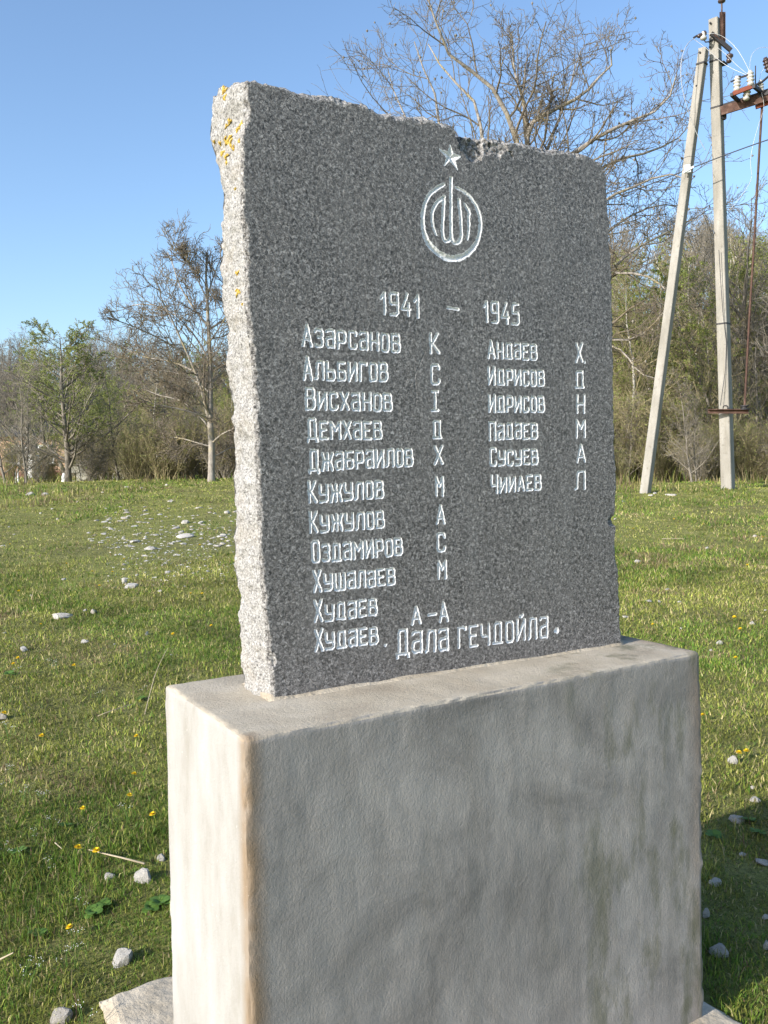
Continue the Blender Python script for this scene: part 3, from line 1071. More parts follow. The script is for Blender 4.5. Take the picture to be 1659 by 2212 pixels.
    for k in range(len(bx) - 1):
        for j in range(3):
            ff.append([4 * k + j, 4 * k + 4 + j, 4 * k + 5 + j, 4 * k + 1 + j])
    ff += [[0, 1, 2, 3], [4 * len(bx) - 1 - j for j in range(4)]]
    mesh('mortar_bed', np.array(vv, float), ff, MT['footing'], root, True)


make_stele()


# ------------------------------------------------------------------ utility pole
def prism(p0, p1, w0, w1, rz, ch=.12):
    """tapered chamfered square post"""
    pts = [(-1, -1 + ch), (-1, 1 - ch), (-1 + ch, 1), (1 - ch, 1), (1, 1 - ch), (1, -1 + ch), (1 - ch, -1), (-1 + ch, -1)][::-1]
    V, F = [], []
    d = nrm(np.asarray(p1, float) - p0)
    a = np.array([math.cos(rz), math.sin(rz), 0])
    a = nrm(a - d * (a @ d))
    b = np.cross(d, a)
    n = 12
    for i in range(n + 1):
        t = i / n
        w = (w0 + (w1 - w0) * t) / 2
        c = np.asarray(p0) + (np.asarray(p1) - p0) * t
        for x, y in pts:
            V.append(c + a * x * w + b * y * w)
    for i in range(n):
        for k in range(8):
            F.append([i * 8 + k, i * 8 + (k + 1) % 8, (i + 1) * 8 + (k + 1) % 8, (i + 1) * 8 + k])
    F += [list(range(8))[::-1], [n * 8 + k for k in range(8)]]
    return V, F


INS_W = [(0, .035), (.03, .06), (.05, .062), (.06, .045), (.085, .045), (.095, .068), (.11, .068), (.12, .047), (.145, .047), (.155, .068), (.17, .068), (.18, .045), (.205, .045), (.215, .062), (.23, .058), (.25, .035), (.27, .035)]
INS_D = [(0, .02), (.02, .065), (.05, .07), (.075, .045), (.09, .042), (.105, .052), (.13, .055), (.155, .045), (.17, .02)]


def make_pole():
    Y = 17.
    k = 17.1 / FPX
    b = ground_at(1572, 1056)
    Y = float(b[1])
    k = Y / FPX
    root = empty('utility_pole', b)
    tag(root, 'pale concrete A-frame utility pole with brace, switch frame and insulators', 'utility pole')
    q = lambda u, v, dy=0.: at(u, v, Y + dy)

    def part(name, mat, *pieces, smooth=False):
        g = Geo()
        for v_, f_ in pieces:
            g.add(v_, f_)
        return g.make(name, MT[mat], root, smooth, b)
    rz = math.radians(-42)
    base = q(1573, 1066)
    topp = q(1543.5, 42)
    part('main_post', 'pole', prism(base, topp, .205, .170, rz))
    sb = q(1393, 1070, -.25)
    st = q(1520, 106, -.12)
    part('brace_post', 'pole', prism(sb, st, .160, .145, rz))
    # bolt holes through the post heads
    fn_ = np.array([math.sin(rz), -math.cos(rz), 0])
    for u_, v_, off in ((1538, 53, .0), (1537, 105, .0), (1541, 500, .0), (1515, 116, -.12), (1508, 188, -.12)):
        pc_ = q(u_, v_, off)
        w_ = .088 if off == 0 else .076
        part('bolt_hole', 'steel', lathe(pc_ + fn_ * (w_ - .02), fn_, [(0, .018), (.026, .018), (.03, .012)], 10))
    # steel bands
    def band(c, w, h=.03, name='steel_band'):
        part(name, 'steel', prism(c - np.array([0, 0, h / 2]), c + np.array([0, 0, h / 2]), w, w, rz))
    ax = lambda v: q(1543.5 + (v - 42) * (1573 - 1543.5) / (1066 - 42), v)
    for v, w in ((90, .176), (134, .178), (234, .182), (700, .196)):
        band(ax(v), w + .006)
    band(q(1516, 139, -.13), .168)
    band(q(1556, 139, .0), .205, .02)
    # top iron: angle with rod and pin insulator above the frame
    part('angle_iron', 'rust', bar(q(1563, 26, -.02), q(1563, 96, -.02), .07, .012, (0, 1, 0)), bar(q(1558.5, 26, -.05), q(1558.5, 96, -.05), .012, .07, (1, 0, 0)))
    part('pin_rod', 'rust', cap_tube([q(1559.5, 34, -.05), q(1559, 2, -.05)], .014))
    o = part('pin_insulator', 'glaze', lathe(q(1559, 7, -.05), (0, 0, 1), INS_D), smooth=True)
    part('crossarm', 'steel', bar(q(1536, 72, -.14), q(1579, 109, -.17), .05, .07))
    part('crossarm_plate', 'rust', bar(q(1540, 74, -.15), q(1556, 88, -.15), .06, .02))
    part('insulator_hook', 'steel', cap_tube([q(1576, 108, -.17), q(1576, 116, -.17), q(1575.5, 121, -.17)], .012))
    part('hanging_insulator', 'glaze', lathe(q(1577, 116, -.17), (-.15, 0, -1), [(a, r * .95) for a, r in INS_D][::1]), smooth=True)
    part('insulator_hook', 'steel', cap_tube([q(1537, 78, -.15), q(1532, 90, -.15), q(1524, 91, -.15), q(1521, 86, -.15)], .012))
    part('hook_insulator', 'porc', lathe(q(1519, 87, -.15), (.1, 0, 1), [(a * .95, r * .9) for a, r in INS_D]), smooth=True)
    part('hook_insulator', 'glaze', lathe(q(1526, 70, -.15), (-1, 0, -.45), [(a * 1.1, r * .72) for a, r in INS_D]), smooth=True)
    part('wire_clamp', 'steel', bar(q(1506, 77, -.15), q(1498, 82, -.15), .03, .03))
    # disconnector frame
    part('switch_beam', 'rust', bar(q(1557, 240, -.12), q(1672, 204, -.5), .035, .16), )
    part('switch_beam', 'steel', bar(q(1557, 231, -.02), q(1672, 194, -.35), .05, .07))
    part('beam_bracket', 'steel', bar(q(1562, 232, -.05), q(1562, 258, -.05), .10, .08, (0, 1, 0)), bar(q(1560, 238, -.05), q(1575, 238, -.05), .1, .06))
    part('frame_arm', 'steel', bar(q(1580, 204, -.5), q(1604, 226, -.1), .05, .06), bar(q(1628, 186, -.7), q(1660, 212, -.1), .05, .06), bar(q(1600, 222, -.2), q(1665, 196, -.5), .06, .10))
    part('switch_bar', 'red', bar(q(1583, 203, -.5), q(1629, 185, -.55), .06, .07))
    part('switch_bar', 'red', bar(q(1632, 232, -.3), q(1668, 220, -.4), .05, .06))
    part('post_insulator', 'porc', lathe(q(1592, 198, -.5), (0, 0, 1), INS_W), smooth=True)
    part('post_insulator', 'porc', lathe(q(1622, 186, -.55), (-.05, 0, 1), INS_W), smooth=True)
    part('post_insulator', 'porc', lathe(q(1611, 217, -.45), (.15, 0, 1), [(a * .9, r) for a, r in INS_W]), smooth=True)
    part('post_insulator', 'porc', lathe(q(1645, 199, -.4), (-.1, 0, 1), [(a * .8, r * .8) for a, r in INS_W]), smooth=True)
    part('post_insulator', 'glaze', lathe(q(1662, 156, -.4), (-.3, 0, 1), INS_W), smooth=True)
    part('switch_blade', 'steel', bar(q(1579, 177, -.5), q(1596, 168, -.5), .02, .025), bar(q(1594, 169, -.5), q(1616, 162, -.55), .025, .03), lathe(q(1596, 172, -.5), (0, 0, 1), [(0, .035), (.06, .035)]))
    part('switch_horn', 'steel', cap_tube([q(1632, 182, -.5), q(1632, 160, -.5), q(1632, 142, -.5)], .010))
    part('switch_arm', 'steel', cap_tube([q(1626, 186, -.6), q(1645, 178, -.6), q(1668, 158, -.6)], .022))
    # operating rod and its bearing
    part('operating_rod', 'rust', cap_tube([q(1647, 215, -.3), q(1640, 330, -.3), q(1628, 540, -.3), q(1618, 700, -.3), q(1608.5, 880, -.3)], .021))
    part('rod_collar', 'steel', lathe(q(1608, 885, -.3), (0, 0, 1), [(0, .09), (.02, .09), (.03, .05), (.05, .05), (.06, .075), (.08, .07)]))
    part('rod_bracket', 'rust', bar(q(1529, 889, -.14), q(1617, 889, -.30), .02, .075), bar(q(1529, 884.5, -.18), q(1617, 884.5, -.34), .06, .016))
    part('padlock', 'steel', cap_tube([q(1562, 884, -.2), q(1562, 879, -.2), q(1565, 876.5, -.2), q(1570, 876.5, -.2), q(1572, 879, -.2), q(1572, 884, -.2)], .012))
    part('earth_wire', 'cable', cap_tube([q(1553, 540, -.14), q(1557, 610, -.14), q(1562, 680, -.14), q(1569, 740, -.14), q(1567, 800, -.14), q(1556, 876, -.14)], .006))
    # jumper wires
    def wire(name, mat, pts, r=.0075):
        P = smooth_path(pts)
        part(name, mat, cap_tube(P, r * .5, 5), smooth=True)
    wire('jumper_wire', 'alu', [q(1500, 82, -.15), q(1483, 95, -.4), q(1472, 125, -.5), q(1470, 155, -.5), q(1473, 190, -.45), q(1482, 225, -.4), q(1492, 258, -.3), q(1510, 300, -.25), q(1524, 325, -.2)], .011)
    wire('jumper_wire', 'alu', [q(1498, 84, -.18), q(1515, 96, -.2), q(1532, 110, -.25), q(1555, 132, -.3), q(1580, 148, -.4), q(1615, 163, -.55)], .009)
    wire('jumper_wire', 'alu', [q(1527, 73, -.2), q(1545, 72, -.25), q(1565, 80, -.25), q(1590, 102, -.35), q(1606, 128, -.45), q(1618, 152, -.55), q(1621, 162, -.55)], .009)
    wire('jumper_wire', 'alu', [q(1550, 103, -.2), q(1566, 115, -.25), q(1590, 140, -.4), q(1617, 162, -.55)], .007)
    wire('jumper_wire', 'alu', [q(1620, 160, -.55), q(1620, 125, -.6), q(1632, 106, -.6), q(1650, 101, -.6), q(1680, 108, -.6)], .007)
    wire('jumper_wire', 'alu', [q(1640, 182, -.4), q(1642, 160, -.4), q(1652, 146, -.4)], .007)
    wire('jumper_wire', 'alu', [q(1645, 200, -.5), q(1651, 225, -.5), q(1648, 245, -.4), q(1638, 270, -.3), q(1622, 330, -.25), q(1621, 360, -.25), q(1626, 385, -.25), q(1605, 420, -.2), q(1575, 455, -.15)], .008)
    wire('tie_loop', 'cable', [q(1560, 153, -.1), q(1569, 155, -.12), q(1571, 162, -.12), q(1565, 168, -.12), q(1561, 164, -.1)], .008)
    # dead-end clamp of the low cable on the brace
    part('cable_clamp', 'white', bar(q(1484, 356, -.32), q(1486, 373, -.32), .10, .05, (0, 1, 0)), bar(q(1475, 373, -.34), q(1498, 360, -.34), .035, .035))
    wire('cable_loop', 'cable', [q(1467, 372, -.33), q(1470, 345, -.36), q(1490, 336, -.36), q(1508, 340, -.34), q(1514, 352, -.32)], .008)
    # the cable itself is strung on to a far support: a thing of its own
    P = smooth_path([at(1700, 288, 15.5), at(1600, 322, 16.2), at(1486, 366, Y - .33), at(1400, 400, 17.6), at(1250, 456, 19.2), at(1000, 535, 22.5), at(720, 606, 27), at(490, 663, 32), at(235, 712, 39), at(-60, 766, 48)])
    cb = empty('overhead_cable', P[0])
    tag(cb, 'thin black overhead cable sagging from the pole brace across the trees', 'cable')
    v_, f_ = cap_tube(P, .010, 6)
    mesh('cable', np.asarray(v_) - P[0], f_, MT['cable'], cb, True)


make_pole()


# ------------------------------------------------------------------ trees
def grow(start, d, length, K, wig, up, rg):
    N = len(start)
    P = np.zeros((N, K, 3))
    P[:, 0] = start
    d = nrm(d)
    st = (length / (K - 1))[:, None]
    for k in range(1, K):
        d = nrm(d + rg.normal(0, wig, (N, 3)) + np.array([0, 0, up]))
        P[:, k] = P[:, k - 1] + d * st
    return P


def spawn(P, R, n, t0, ang, ratio, rr, K, wig, up, rg, rmin=.004, t1=.98, taper=.45):
    N, K0, _ = P.shape
    Lp = np.linalg.norm(np.diff(P, axis=1), axis=2).sum(1)
    t = t0 + (t1 - t0) * ((np.arange(n)[None] + rg.random((N, n))) / n)
    x = t * (K0 - 1)
    i = np.minimum(x.astype(int), K0 - 2)
    f = x - i
    r_ = np.arange(N)[:, None]
    pos = P[r_, i] * (1 - f)[..., None] + P[r_, i + 1] * f[..., None]
    tan = nrm(P[r_, i + 1] - P[r_, i])
    rad = R[r_, i] * (1 - f) + R[r_, i + 1] * f
    rnd = rg.normal(0, 1, tan.shape)
    per = nrm(rnd - tan * (rnd * tan).sum(-1, keepdims=True))
    a = ang * rg.uniform(.7, 1.25, (N, n))[..., None]
    d = tan * np.cos(a) + per * np.sin(a)
    L = (Lp[:, None] * ratio * (1.1 - taper * (t - t0) / (1 - t0)) * rg.uniform(.6, 1.3, (N, n))).reshape(-1)
    L = np.maximum(L, .12)
    Q = grow(pos.reshape(-1, 3), d.reshape(-1, 3), L, K, wig, up, rg)
    r0 = np.maximum(rad.reshape(-1) * rr, rmin)
    r1 = np.maximum(r0 * .35, rmin * .6)
    RR = r0[:, None] + (r1 - r0)[:, None] * np.linspace(0, 1, K)[None]
    return Q, RR


def resample(P, K):
    P = smooth_path(P)
    s = np.concatenate([[0], np.cumsum(np.linalg.norm(np.diff(P, axis=0), axis=1))])
    t = np.linspace(0, s[-1], K)
    return np.array([np.interp(t, s, P[:, k]) for k in range(3)]).T


def join(parts):
    v, f, n = [], [], 0
    for a, b in parts:
        v.append(a)
        f.append(b + n)
        n += len(a)
    return np.concatenate(v), np.concatenate(f)


def leaves(P, n, size, rg):
    """n small leaf quads spread along chains P"""
    N, K, _ = P.shape
    c = rg.integers(0, N, n)
    x = rg.uniform(.2, 1, n) * (K - 1)
    i = np.minimum(x.astype(int), K - 2)
    f = (x - i)[:, None]
    p = P[c, i] * (1 - f) + P[c, i + 1] * f + rg.normal(0, size * .6, (n, 3))
    a = nrm(rg.normal(0, 1, (n, 3)))
    b = nrm(np.cross(a, rg.normal(0, 1, (n, 3))))
    s = size * rg.uniform(.5, 1.3, (n, 1))
    V = np.stack([p - a * s, p + b * s * .5, p + a * s, p - b * s * .5], 1).reshape(-1, 3)
    return V, np.arange(4 * n).reshape(-1, 4)


def hero(name, label, base_uv, Y, trunk, limbs, seed, rtrunk, cfg, nuts=0, thick=.6):
    rg = np.random.default_rng(seed)
    b = at(*base_uv, Y)
    b[2] = zg1(b[0], b[1]) - .05
    root = empty(name, b)
    tag(root, label, 'tree')
    T = resample([at(u, v, Y) for u, v in trunk], 16)
    T[0, 2] = min(T[0, 2], b[2] - .1)
    tr = rtrunk * (1 - .72 * np.linspace(0, 1, 16))
    tr[0] *= 1.25
    tp = [tubes(T[None], tr[None], 12)]
    LP, LR = [], []
    for (path, r0, dy) in limbs:
        m = len(path)
        pts = [at(u, v, Y + dy * i / (m - 1)) for i, (u, v) in enumerate(path)]
        LP.append(resample(pts, 10))
        LR.append(np.maximum(thick * r0 * (1 - .8 * np.linspace(0, 1, 10)), .012))
    LP, LR = np.array(LP), np.array(LR)
    tp.append(tubes(LP, LR, 8))
    v, f = join(tp)
    mesh('trunk', v - b, f, MT['bark_w'], root, True)
    n2, n3, n4, n5 = cfg
    TT, TTR = spawn(T[None], tr[None], 10 if thick > .7 else 6, .3, .9, .30, .4, 8, .16, .05, rg, .012)
    A, AR = spawn(np.concatenate([LP[:, ::1]]), LR, n2, .12, .8, .42, .55, 8, .15, .05, rg, .010)
    A0, A0R = spawn(TT, TTR, max(3, n2 - 3), .2, .8, .45, .55, 8, .17, .05, rg, .010)
    A, AR = np.concatenate([A, A0]), np.concatenate([AR, A0R])
    B, BR = spawn(A, AR, n3, .12, .8, .62, .6, 7, .18, .03, rg, .0075)
    C, CR = spawn(B, BR, n4, .12, .85, .62, .65, 6, .2, .06, rg, .006)
    D, DR = spawn(C, CR, n5, .15, .8, .7, .7, 5, .2, .07, rg, .005)
    pr = [tubes(TT, TTR, 6), tubes(A, AR, 5), tubes(B, BR, 4), tubes(C, CR, 3), tubes(D, DR, 3)]
    v, f = join(pr)
    mesh('crown', v - b, f, MT['twig_w'], root, True)
    if nuts:
        tips = np.concatenate([D[:, -1], C[:, -1]])
        sel = tips[rg.choice(len(tips), nuts, replace=False)]
        g = Geo()
        for p in sel:
            r = rg.uniform(.022, .036)
            ov = np.array([[r, 0, 0], [-r, 0, 0], [0, r, 0], [0, -r, 0], [0, 0, r * 1.2], [0, 0, -r * 1.2]]) + p - b
            g.add(ov, [[0, 2, 4], [2, 1, 4], [1, 3, 4], [3, 0, 4], [2, 0, 5], [1, 2, 5], [3, 1, 5], [0, 3, 5]])
        o = g.make('dried_nuts', MT['bark_d'], root)
        o['kind'] = 'stuff'
    return root


hero('walnut_tree', 'tall bare walnut tree rising behind the memorial stone', (1210, 1060), 20.5,
     [(1212, 1075), (1205, 900), (1195, 720), (1180, 560), (1150, 400), (1138, 303), (1132, 240)],
     [([(1165, 480), (1130, 370), (1116, 299), (1083, 215), (1046, 167), (985, 136), (963, 110), (945, 57), (922, -10)], .10, -1.2),
      ([(1140, 330), (1138, 268), (1195, 237), (1261, 207), (1292, 167), (1327, 141), (1319, 105)], .085, -.8),
      ([(1138, 268), (1130, 211), (1116, 176), (1108, 132), (1106, 70)], .06, .8),
      ([(1170, 520), (1060, 400), (1037, 281), (1037, 229), (993, 189), (941, 130), (925, 95)], .085, 1.0),
      ([(1175, 560), (1000, 420), (945, 270), (943, 198), (905, 132), (895, 90)], .08, .5),
      ([(1180, 540), (960, 430), (880, 260), (850, 200), (838, 150)], .06, 1.8),
      ([(1160, 420), (1239, 325), (1350, 264), (1415, 246), (1455, 200), (1462, 160)], .085, -1.0),
      ([(1170, 480), (1310, 347), (1393, 334), (1468, 300), (1490, 270)], .07, .7),
      ([(1178, 560), (1300, 430), (1380, 400), (1440, 370), (1490, 390)], .07, -.6),
      ([(1195, 720), (1290, 620), (1325, 586), (1374, 591), (1415, 601), (1450, 640)], .075, -1.5),
      ([(1198, 760), (1290, 730), (1325, 734), (1367, 736), (1398, 716), (1435, 674), (1460, 640)], .06, -1.0),
      ([(1196, 740), (1290, 620), (1340, 560), (1400, 520), (1450, 500), (1500, 470)], .07, 1.0),
      ([(1198, 780), (1300, 745), (1335, 748), (1363, 779), (1380, 808), (1418, 818)], .045, -1.6),
      ([(1190, 650), (1290, 520), (1350, 470), (1420, 440), (1470, 445)], .06, 1.5),
      ([(1150, 420), (1190, 300), (1230, 200), (1240, 150), (1255, 110)], .06, 1.5)],
     11, .17, (7, 5, 4, 2), 200, .8)

hero('walnut_tree', 'bare walnut tree with pale lit trunk in front of the thicket', (456, 1044), 21.,
     [(456, 1056), (458, 955), (453, 908), (455, 830), (453, 767), (450, 705), (447, 630), (444, 585), (446, 565)],
     [([(453, 915), (431, 823), (406, 767), (375, 698), (345, 640), (340, 610)], .07, -.9),
      ([(406, 767), (344, 730), (281, 702), (232, 685)], .045, -.8),
      ([(425, 805), (375, 780), (312, 774), (256, 745)], .045, .6),
      ([(453, 905), (432, 896), (375, 880), (328, 873), (300, 860)], .04, -1.0),
      ([(452, 925), (430, 895), (390, 862), (344, 855), (310, 840)], .04, .7),
      ([(455, 960), (480, 936), (503, 928), (540, 900)], .045, -.6),
      ([(455, 830), (487, 798), (510, 760), (540, 720)], .05, .6),
      ([(452, 711), (487, 690), (520, 640), (540, 590)], .045, .6),
      ([(450, 705), (418, 667), (384, 611), (374, 570), (362, 545)], .05, .5),
      ([(449, 650), (420, 590), (404, 565), (402, 545)], .035, -.6),
      ([(448, 640), (470, 570), (478, 560), (475, 540)], .035, .6),
      ([(458, 965), (430, 958), (390, 945), (352, 945)], .028, .8),
      ([(455, 990), (475, 980), (500, 965), (520, 970)], .028, .8),
      ([(455, 850), (415, 815), (360, 800), (305, 800)], .035, 1.2), ([(456, 900), (430, 860), (380, 830), (330, 815)], .035, -1.3),
      ([(452, 780), (420, 720), (370, 670), (320, 655), (285, 660)], .04, 1.3), ([(452, 740), (480, 700), (500, 660), (505, 620)], .035, -.8)],
     12, .088, (8, 5, 4, 2), 60)


def proto_tree(kind, seed):
    """returns (trunk mesh data, crown mesh data, leaf mesh data) around the origin, about the real size"""
    rg = np.random.default_rng(seed)
    if kind in ('slender', 'haze'):
        H = 7.
        T = grow(np.zeros((1, 3)), np.array([[.02, 0, 1.]]), np.array([H]), 14, .07, .05, rg)
        tr = .075 * (1 - .88 * np.linspace(0, 1, 14))[None]
        A, AR = spawn(T, tr, 30, .10, .95, .30, .5, 7, .15, .06, rg, .009, .98, .75)
        B, BR = spawn(A, AR, 7, .12, .75, .45, .6, 5, .2, .04, rg, .007)
        C, CR = spawn(B, BR, 5, .2, .65, .5, .7, 4, .2, .05, rg, .0055)
        lf, ls = (7500 if kind == 'haze' else 0), .038
    elif kind == 'spring':
        H = 5.4
        T = grow(np.zeros((1, 3)), np.array([[-.08, 0, 1.]]), np.array([H]), 14, .03, .05, rg)
        tr = .10 * (1 - .88 * np.linspace(0, 1, 14))[None]
        A, AR = spawn(T, tr, 44, .10, .90, .44, .5, 8, .10, .07, rg, .010, .98, .72)
        B, BR = spawn(A, AR, 8, .12, .7, .40, .6, 5, .16, .06, rg, .008)
        C, CR = spawn(B, BR, 5, .2, .7, .5, .7, 4, .2, .05, rg, .006)
        lf, ls = 20000, .026
    elif kind == 'shrub':
        n = 16
        d = rg.normal(0, .33, (n, 3))
        d[:, 2] = 1
        T = grow(rg.normal(0, .22, (n, 3)) * [1, 1, 0], d, rg.uniform(1.8, 3.3, n), 8, .09, .04, rg)
        tr = .022 * (1 - .75 * np.linspace(0, 1, 8))[None] * rg.uniform(.6, 1.3, (n, 1))
        A, AR = spawn(T, tr, 9, .12, .6, .36, .6, 5, .14, .06, rg, .007)
        B, BR = spawn(A, AR, 6, .15, .65, .48, .7, 4, .2, .05, rg, .006)
        C, CR = spawn(B, BR, 3, .2, .7, .5, .7, 3, .2, .05, rg, .005)
        lf, ls = 2600, .03
    elif kind == 'crowned':
        H = 5.
        T = grow(np.zeros((1, 3)), np.array([[.05, 0, 1.]]), np.array([H]), 12, .07, .05, rg)
        tr = .14 * (1 - .8 * np.linspace(0, 1, 12))[None]
        A, AR = spawn(T, tr, 15, .3, .7, .62, .55, 9, .13, .07, rg, .014)
        B, BR = spawn(A, AR, 9, .15, .65, .40, .6, 6, .18, .06, rg, .009)
        C, CR = spawn(B, BR, 5, .2, .7, .5, .65, 4, .22, .06, rg, .007)
        C2, C2R = spawn(C, CR, 2, .3, .7, .5, .7, 3, .22, .06, rg, .006)
        v, f = tubes(C2, C2R, 3)
        lf, ls = 0, .04
        tru = join([tubes(T, tr, 9), tubes(A, AR, 6)])
        return tru, join([tubes(B, BR, 4), tubes(C, CR, 3), (v, f)]), None
    tru = join([tubes(T, tr, 8 if kind != 'shrub' else 5)])
    cro = join([tubes(A, AR, 4), tubes(B, BR, 3), tubes(C, CR, 3)])
    lv = leaves(C, lf, ls, rg) if lf else None
    return tru, cro, lv


PROTO = {}


def add_proto(key, kind, seed, bark, twig, leaf, name, label, cat, group):
    tru, cro, lv = proto_tree(kind, seed)
    root = empty(name)
    tag(root, label, cat, group)
    kids = [mesh('trunk' if kind != 'shrub' else 'stems', *tru, MT[bark], root, True), mesh('crown', *cro, MT[twig], root, True)]
    if lv is not None:
        o = mesh('foliage', *lv, MT[leaf], root)
        o['kind'] = 'stuff'
        kids.append(o)
    KIDS[root.name] = kids
    PROTO[key] = [root, False, label]


add_proto('slim_a', 'slender', 21, 'bark_d', 'twig_d', None, 'slender_tree', 'slim bare brown tree in the thicket behind the grass', 'tree', 'bare trees of the thicket')
add_proto('slim_b', 'slender', 22, 'bark_p', 'twig_o', None, 'pale_tree', 'thin pale-stemmed tree among olive brush on the wooded slope', 'tree', 'pale stems on the slope')
add_proto('slim_g', 'haze', 27, 'bark_d', 'twig_o', 'leaf_s', 'leafing_sapling', 'slim sapling with a haze of small new leaves in the thicket', 'tree', 'leafing saplings of the thicket')
add_proto('spring', 'spring', 23, 'bark_d', 'twig_d', 'leaf_s', 'budding_tree', 'tree in fresh green leaf near the brick house', 'tree', 'trees coming into leaf')
add_proto('shrub_a', 'shrub', 24, 'twig_d', 'twig_d', 'leaf_o', 'bare_shrub', 'brown twiggy shrub at the foot of the trees', 'shrub', 'brown shrubs of the thicket')
add_proto('shrub_b', 'shrub', 25, 'twig_o', 'twig_o', 'leaf_s', 'leafing_shrub', 'olive shrub with small new leaves at the wood edge', 'shrub', 'shrubs coming into leaf')
add_proto('crown', 'crowned', 26, 'bark_d', 'twig_d', None, 'bare_tree', 'spreading bare tree standing in the far treeline', 'tree', 'bare trees of the far treeline')


def plant(key, x, y, s=1., rz=None, label=None, sink=.05, sz=None):
    root, used, deflab = PROTO[key]
    if used:
        o = copy_tree(root)
    else:
        o = root
        PROTO[key][1] = True
    o.location = (x, y, zg1(x, y) - sink)
    o.rotation_euler = (0, 0, random.uniform(0, 6.28) if rz is None else rz)
    o.scale = (s, s, (sz or s))
    o['label'] = label or deflab
    return o


ZONE = (('near', 'near the brick house'), ('walnut', 'around the pale-trunked walnut'), ('stone', 'behind the memorial stone'), ('pole', 'on the slope behind the utility pole'))
PLUR = {'slim_a': 'slim bare trees', 'slim_b': 'pale-stemmed trees', 'slim_g': 'leafing saplings', 'spring': 'trees in leaf', 'shrub_a': 'twiggy shrubs', 'shrub_b': 'leafing shrubs', 'crown': 'spreading bare trees'}
BASE = {'slim_a': 'slim bare brown tree', 'slim_b': 'thin pale-stemmed tree', 'slim_g': 'sapling with a haze of small new leaves', 'spring': 'tree in fresh green leaf',
        'shrub_a': 'brown twiggy shrub', 'shrub_b': 'olive shrub with small new leaves', 'crown': 'spreading bare tree'}


def plant_px(key, u, Y, s=1., **k):
    p = at(u, 1000, Y)
    o = plant(key, p[0], p[1], s, **k)
    if 'label' not in k:
        z = ZONE[0 if u < 200 else 1 if u < 600 else 2 if u < 1270 else 3][1]
        if key == 'crown' and Y > 40:
            z = 'in the far treeline ' + z
        o['label'] = BASE[key] + ' ' + z
        o['group'] = PLUR[key] + ' ' + z
    elif 'group' in o.keys():
        del o['group']
        if key == 'crown':
            o['group'] = 'bare trees beside the pole'
    return o


# left: trees one can tell apart
plant_px('spring', 146, 24.5, 1.0, sz=.74, rz=2.2, label='small tree in fresh green leaf, dark forked trunk, beside the low block wall')
plant_px('spring', 100, 41, 1.0)
plant_px('spring', 235, 33, .55)
plant_px('slim_a', 55, 22.5, .42)
plant_px('slim_a', 52, 22.9, .45)
plant_px('slim_a', 256, 25.5, .5)
plant_px('slim_a', 396, 26, .45)
plant_px('slim_a', 416, 27, .48)
plant_px('slim_b', 330, 28, .6)
plant_px('slim_a', 345, 30, .66)
plant_px('slim_a', 10, 22.6, .45)
for u, Y, s in ((290, 33, .7), (310, 38, .85), (200, 40, .8), (370, 34, .75), (440, 36, .9), (480, 31, .75), (515, 30, .7), (180, 44, .9), (260, 46, .9), (225, 38, .8), (340, 42, .9), (400, 40, .95), (275, 52, 1.1), (330, 54, 1.1), (160, 52, 1.1)):
    plant_px('slim_a' if random.random() < .6 else 'slim_b', u, Y, s * .75)
for u, Y, s in ((190, 24.5, .5), (285, 24.3, .55), (300, 26, .6), (330, 25, .55), (355, 24, .55), (385, 24.3, .6), (420, 24.5, .65), (485, 23.5, .55), (500, 24.5, .7), (520, 24, .7),
                (350, 28, .8), (400, 29, .85), (445, 28, .8), (480, 27, .8), (215, 28, .6), (300, 31, .8), (15, 25, .5), (110, 26, .4), (85, 24.2, .4)):
    plant_px('shrub_a' if random.random() < .62 else 'shrub_b', u, Y, s)
for u, Y, s in ((-30, 62, 1.25), (60, 66, 1.35), (30, 58, 1.2), (150, 70, 1.2), (190, 64, 1.3), (215, 60, 1.15), (250, 72, 1.1), (300, 75, 1.0), (350, 66, 1.05), (385, 74, 1.2), (430, 62, 1.1), (470, 64, 1.15), (510, 60, 1.2), (560, 66, 1.2), (640, 70, 1.2)):
    plant_px('crown', u, Y, s)
rq = random.Random(40)
for i in range(30):
    yy = rq.uniform(27, 46)
    plant_px('slim_g', rq.uniform(165, 520), yy, yy * rq.uniform(.011, .016))
for i in range(22):
    yy = rq.uniform(58, 74)
    plant_px('slim_g', rq.uniform(-40, 520), yy, yy * rq.uniform(.015, .019))
for i in range(26):
    yy = rq.uniform(56, 92)
    plant_px('crown', rq.uniform(-60, 640), yy, yy * rq.uniform(.018, .023))
for i in range(12):
    plant_px('shrub_b', rq.uniform(170, 520), rq.uniform(24.5, 32), rq.uniform(.5, .8))
# behind the stone and up the right-hand slope
for u, Y, s in ((600, 27, .7), (700, 29, .8), (800, 30, .8), (900, 28, .8), (1000, 30, .8), (1100, 29, .9), (1200, 31, .9)):
    plant_px('slim_a', u, Y, s)
rr = random.Random(9)
for i in range(34):
    u = rr.uniform(1280, 1760)
    Y = rr.uniform(25, 58)
    plant_px('slim_b' if rr.random() < .62 else 'slim_a', u, Y, rr.uniform(.65, 1.0))
for u, Y, s in ((1495, 20.6, .38), (1503, 20.9, .3), (1590, 23, .62), (1625, 24, .7), (1355, 23.5, .35)):
    plant_px('slim_a' if u != 1590 else 'slim_b', u, Y, s)
for i in range(62):
    u = rr.uniform(1290, 1740)
    Y = 21.5 + 34 * rr.random() ** 1.5
    plant_px('shrub_b' if rr.random() < .55 else 'shrub_a', u, Y, rr.uniform(.45, .95) * (.65 if Y < 23.5 else 1))
for i in range(30):
    plant_px('slim_g', rr.uniform(1290, 1740), rr.uniform(24, 54), rr.uniform(.5, 1.0))
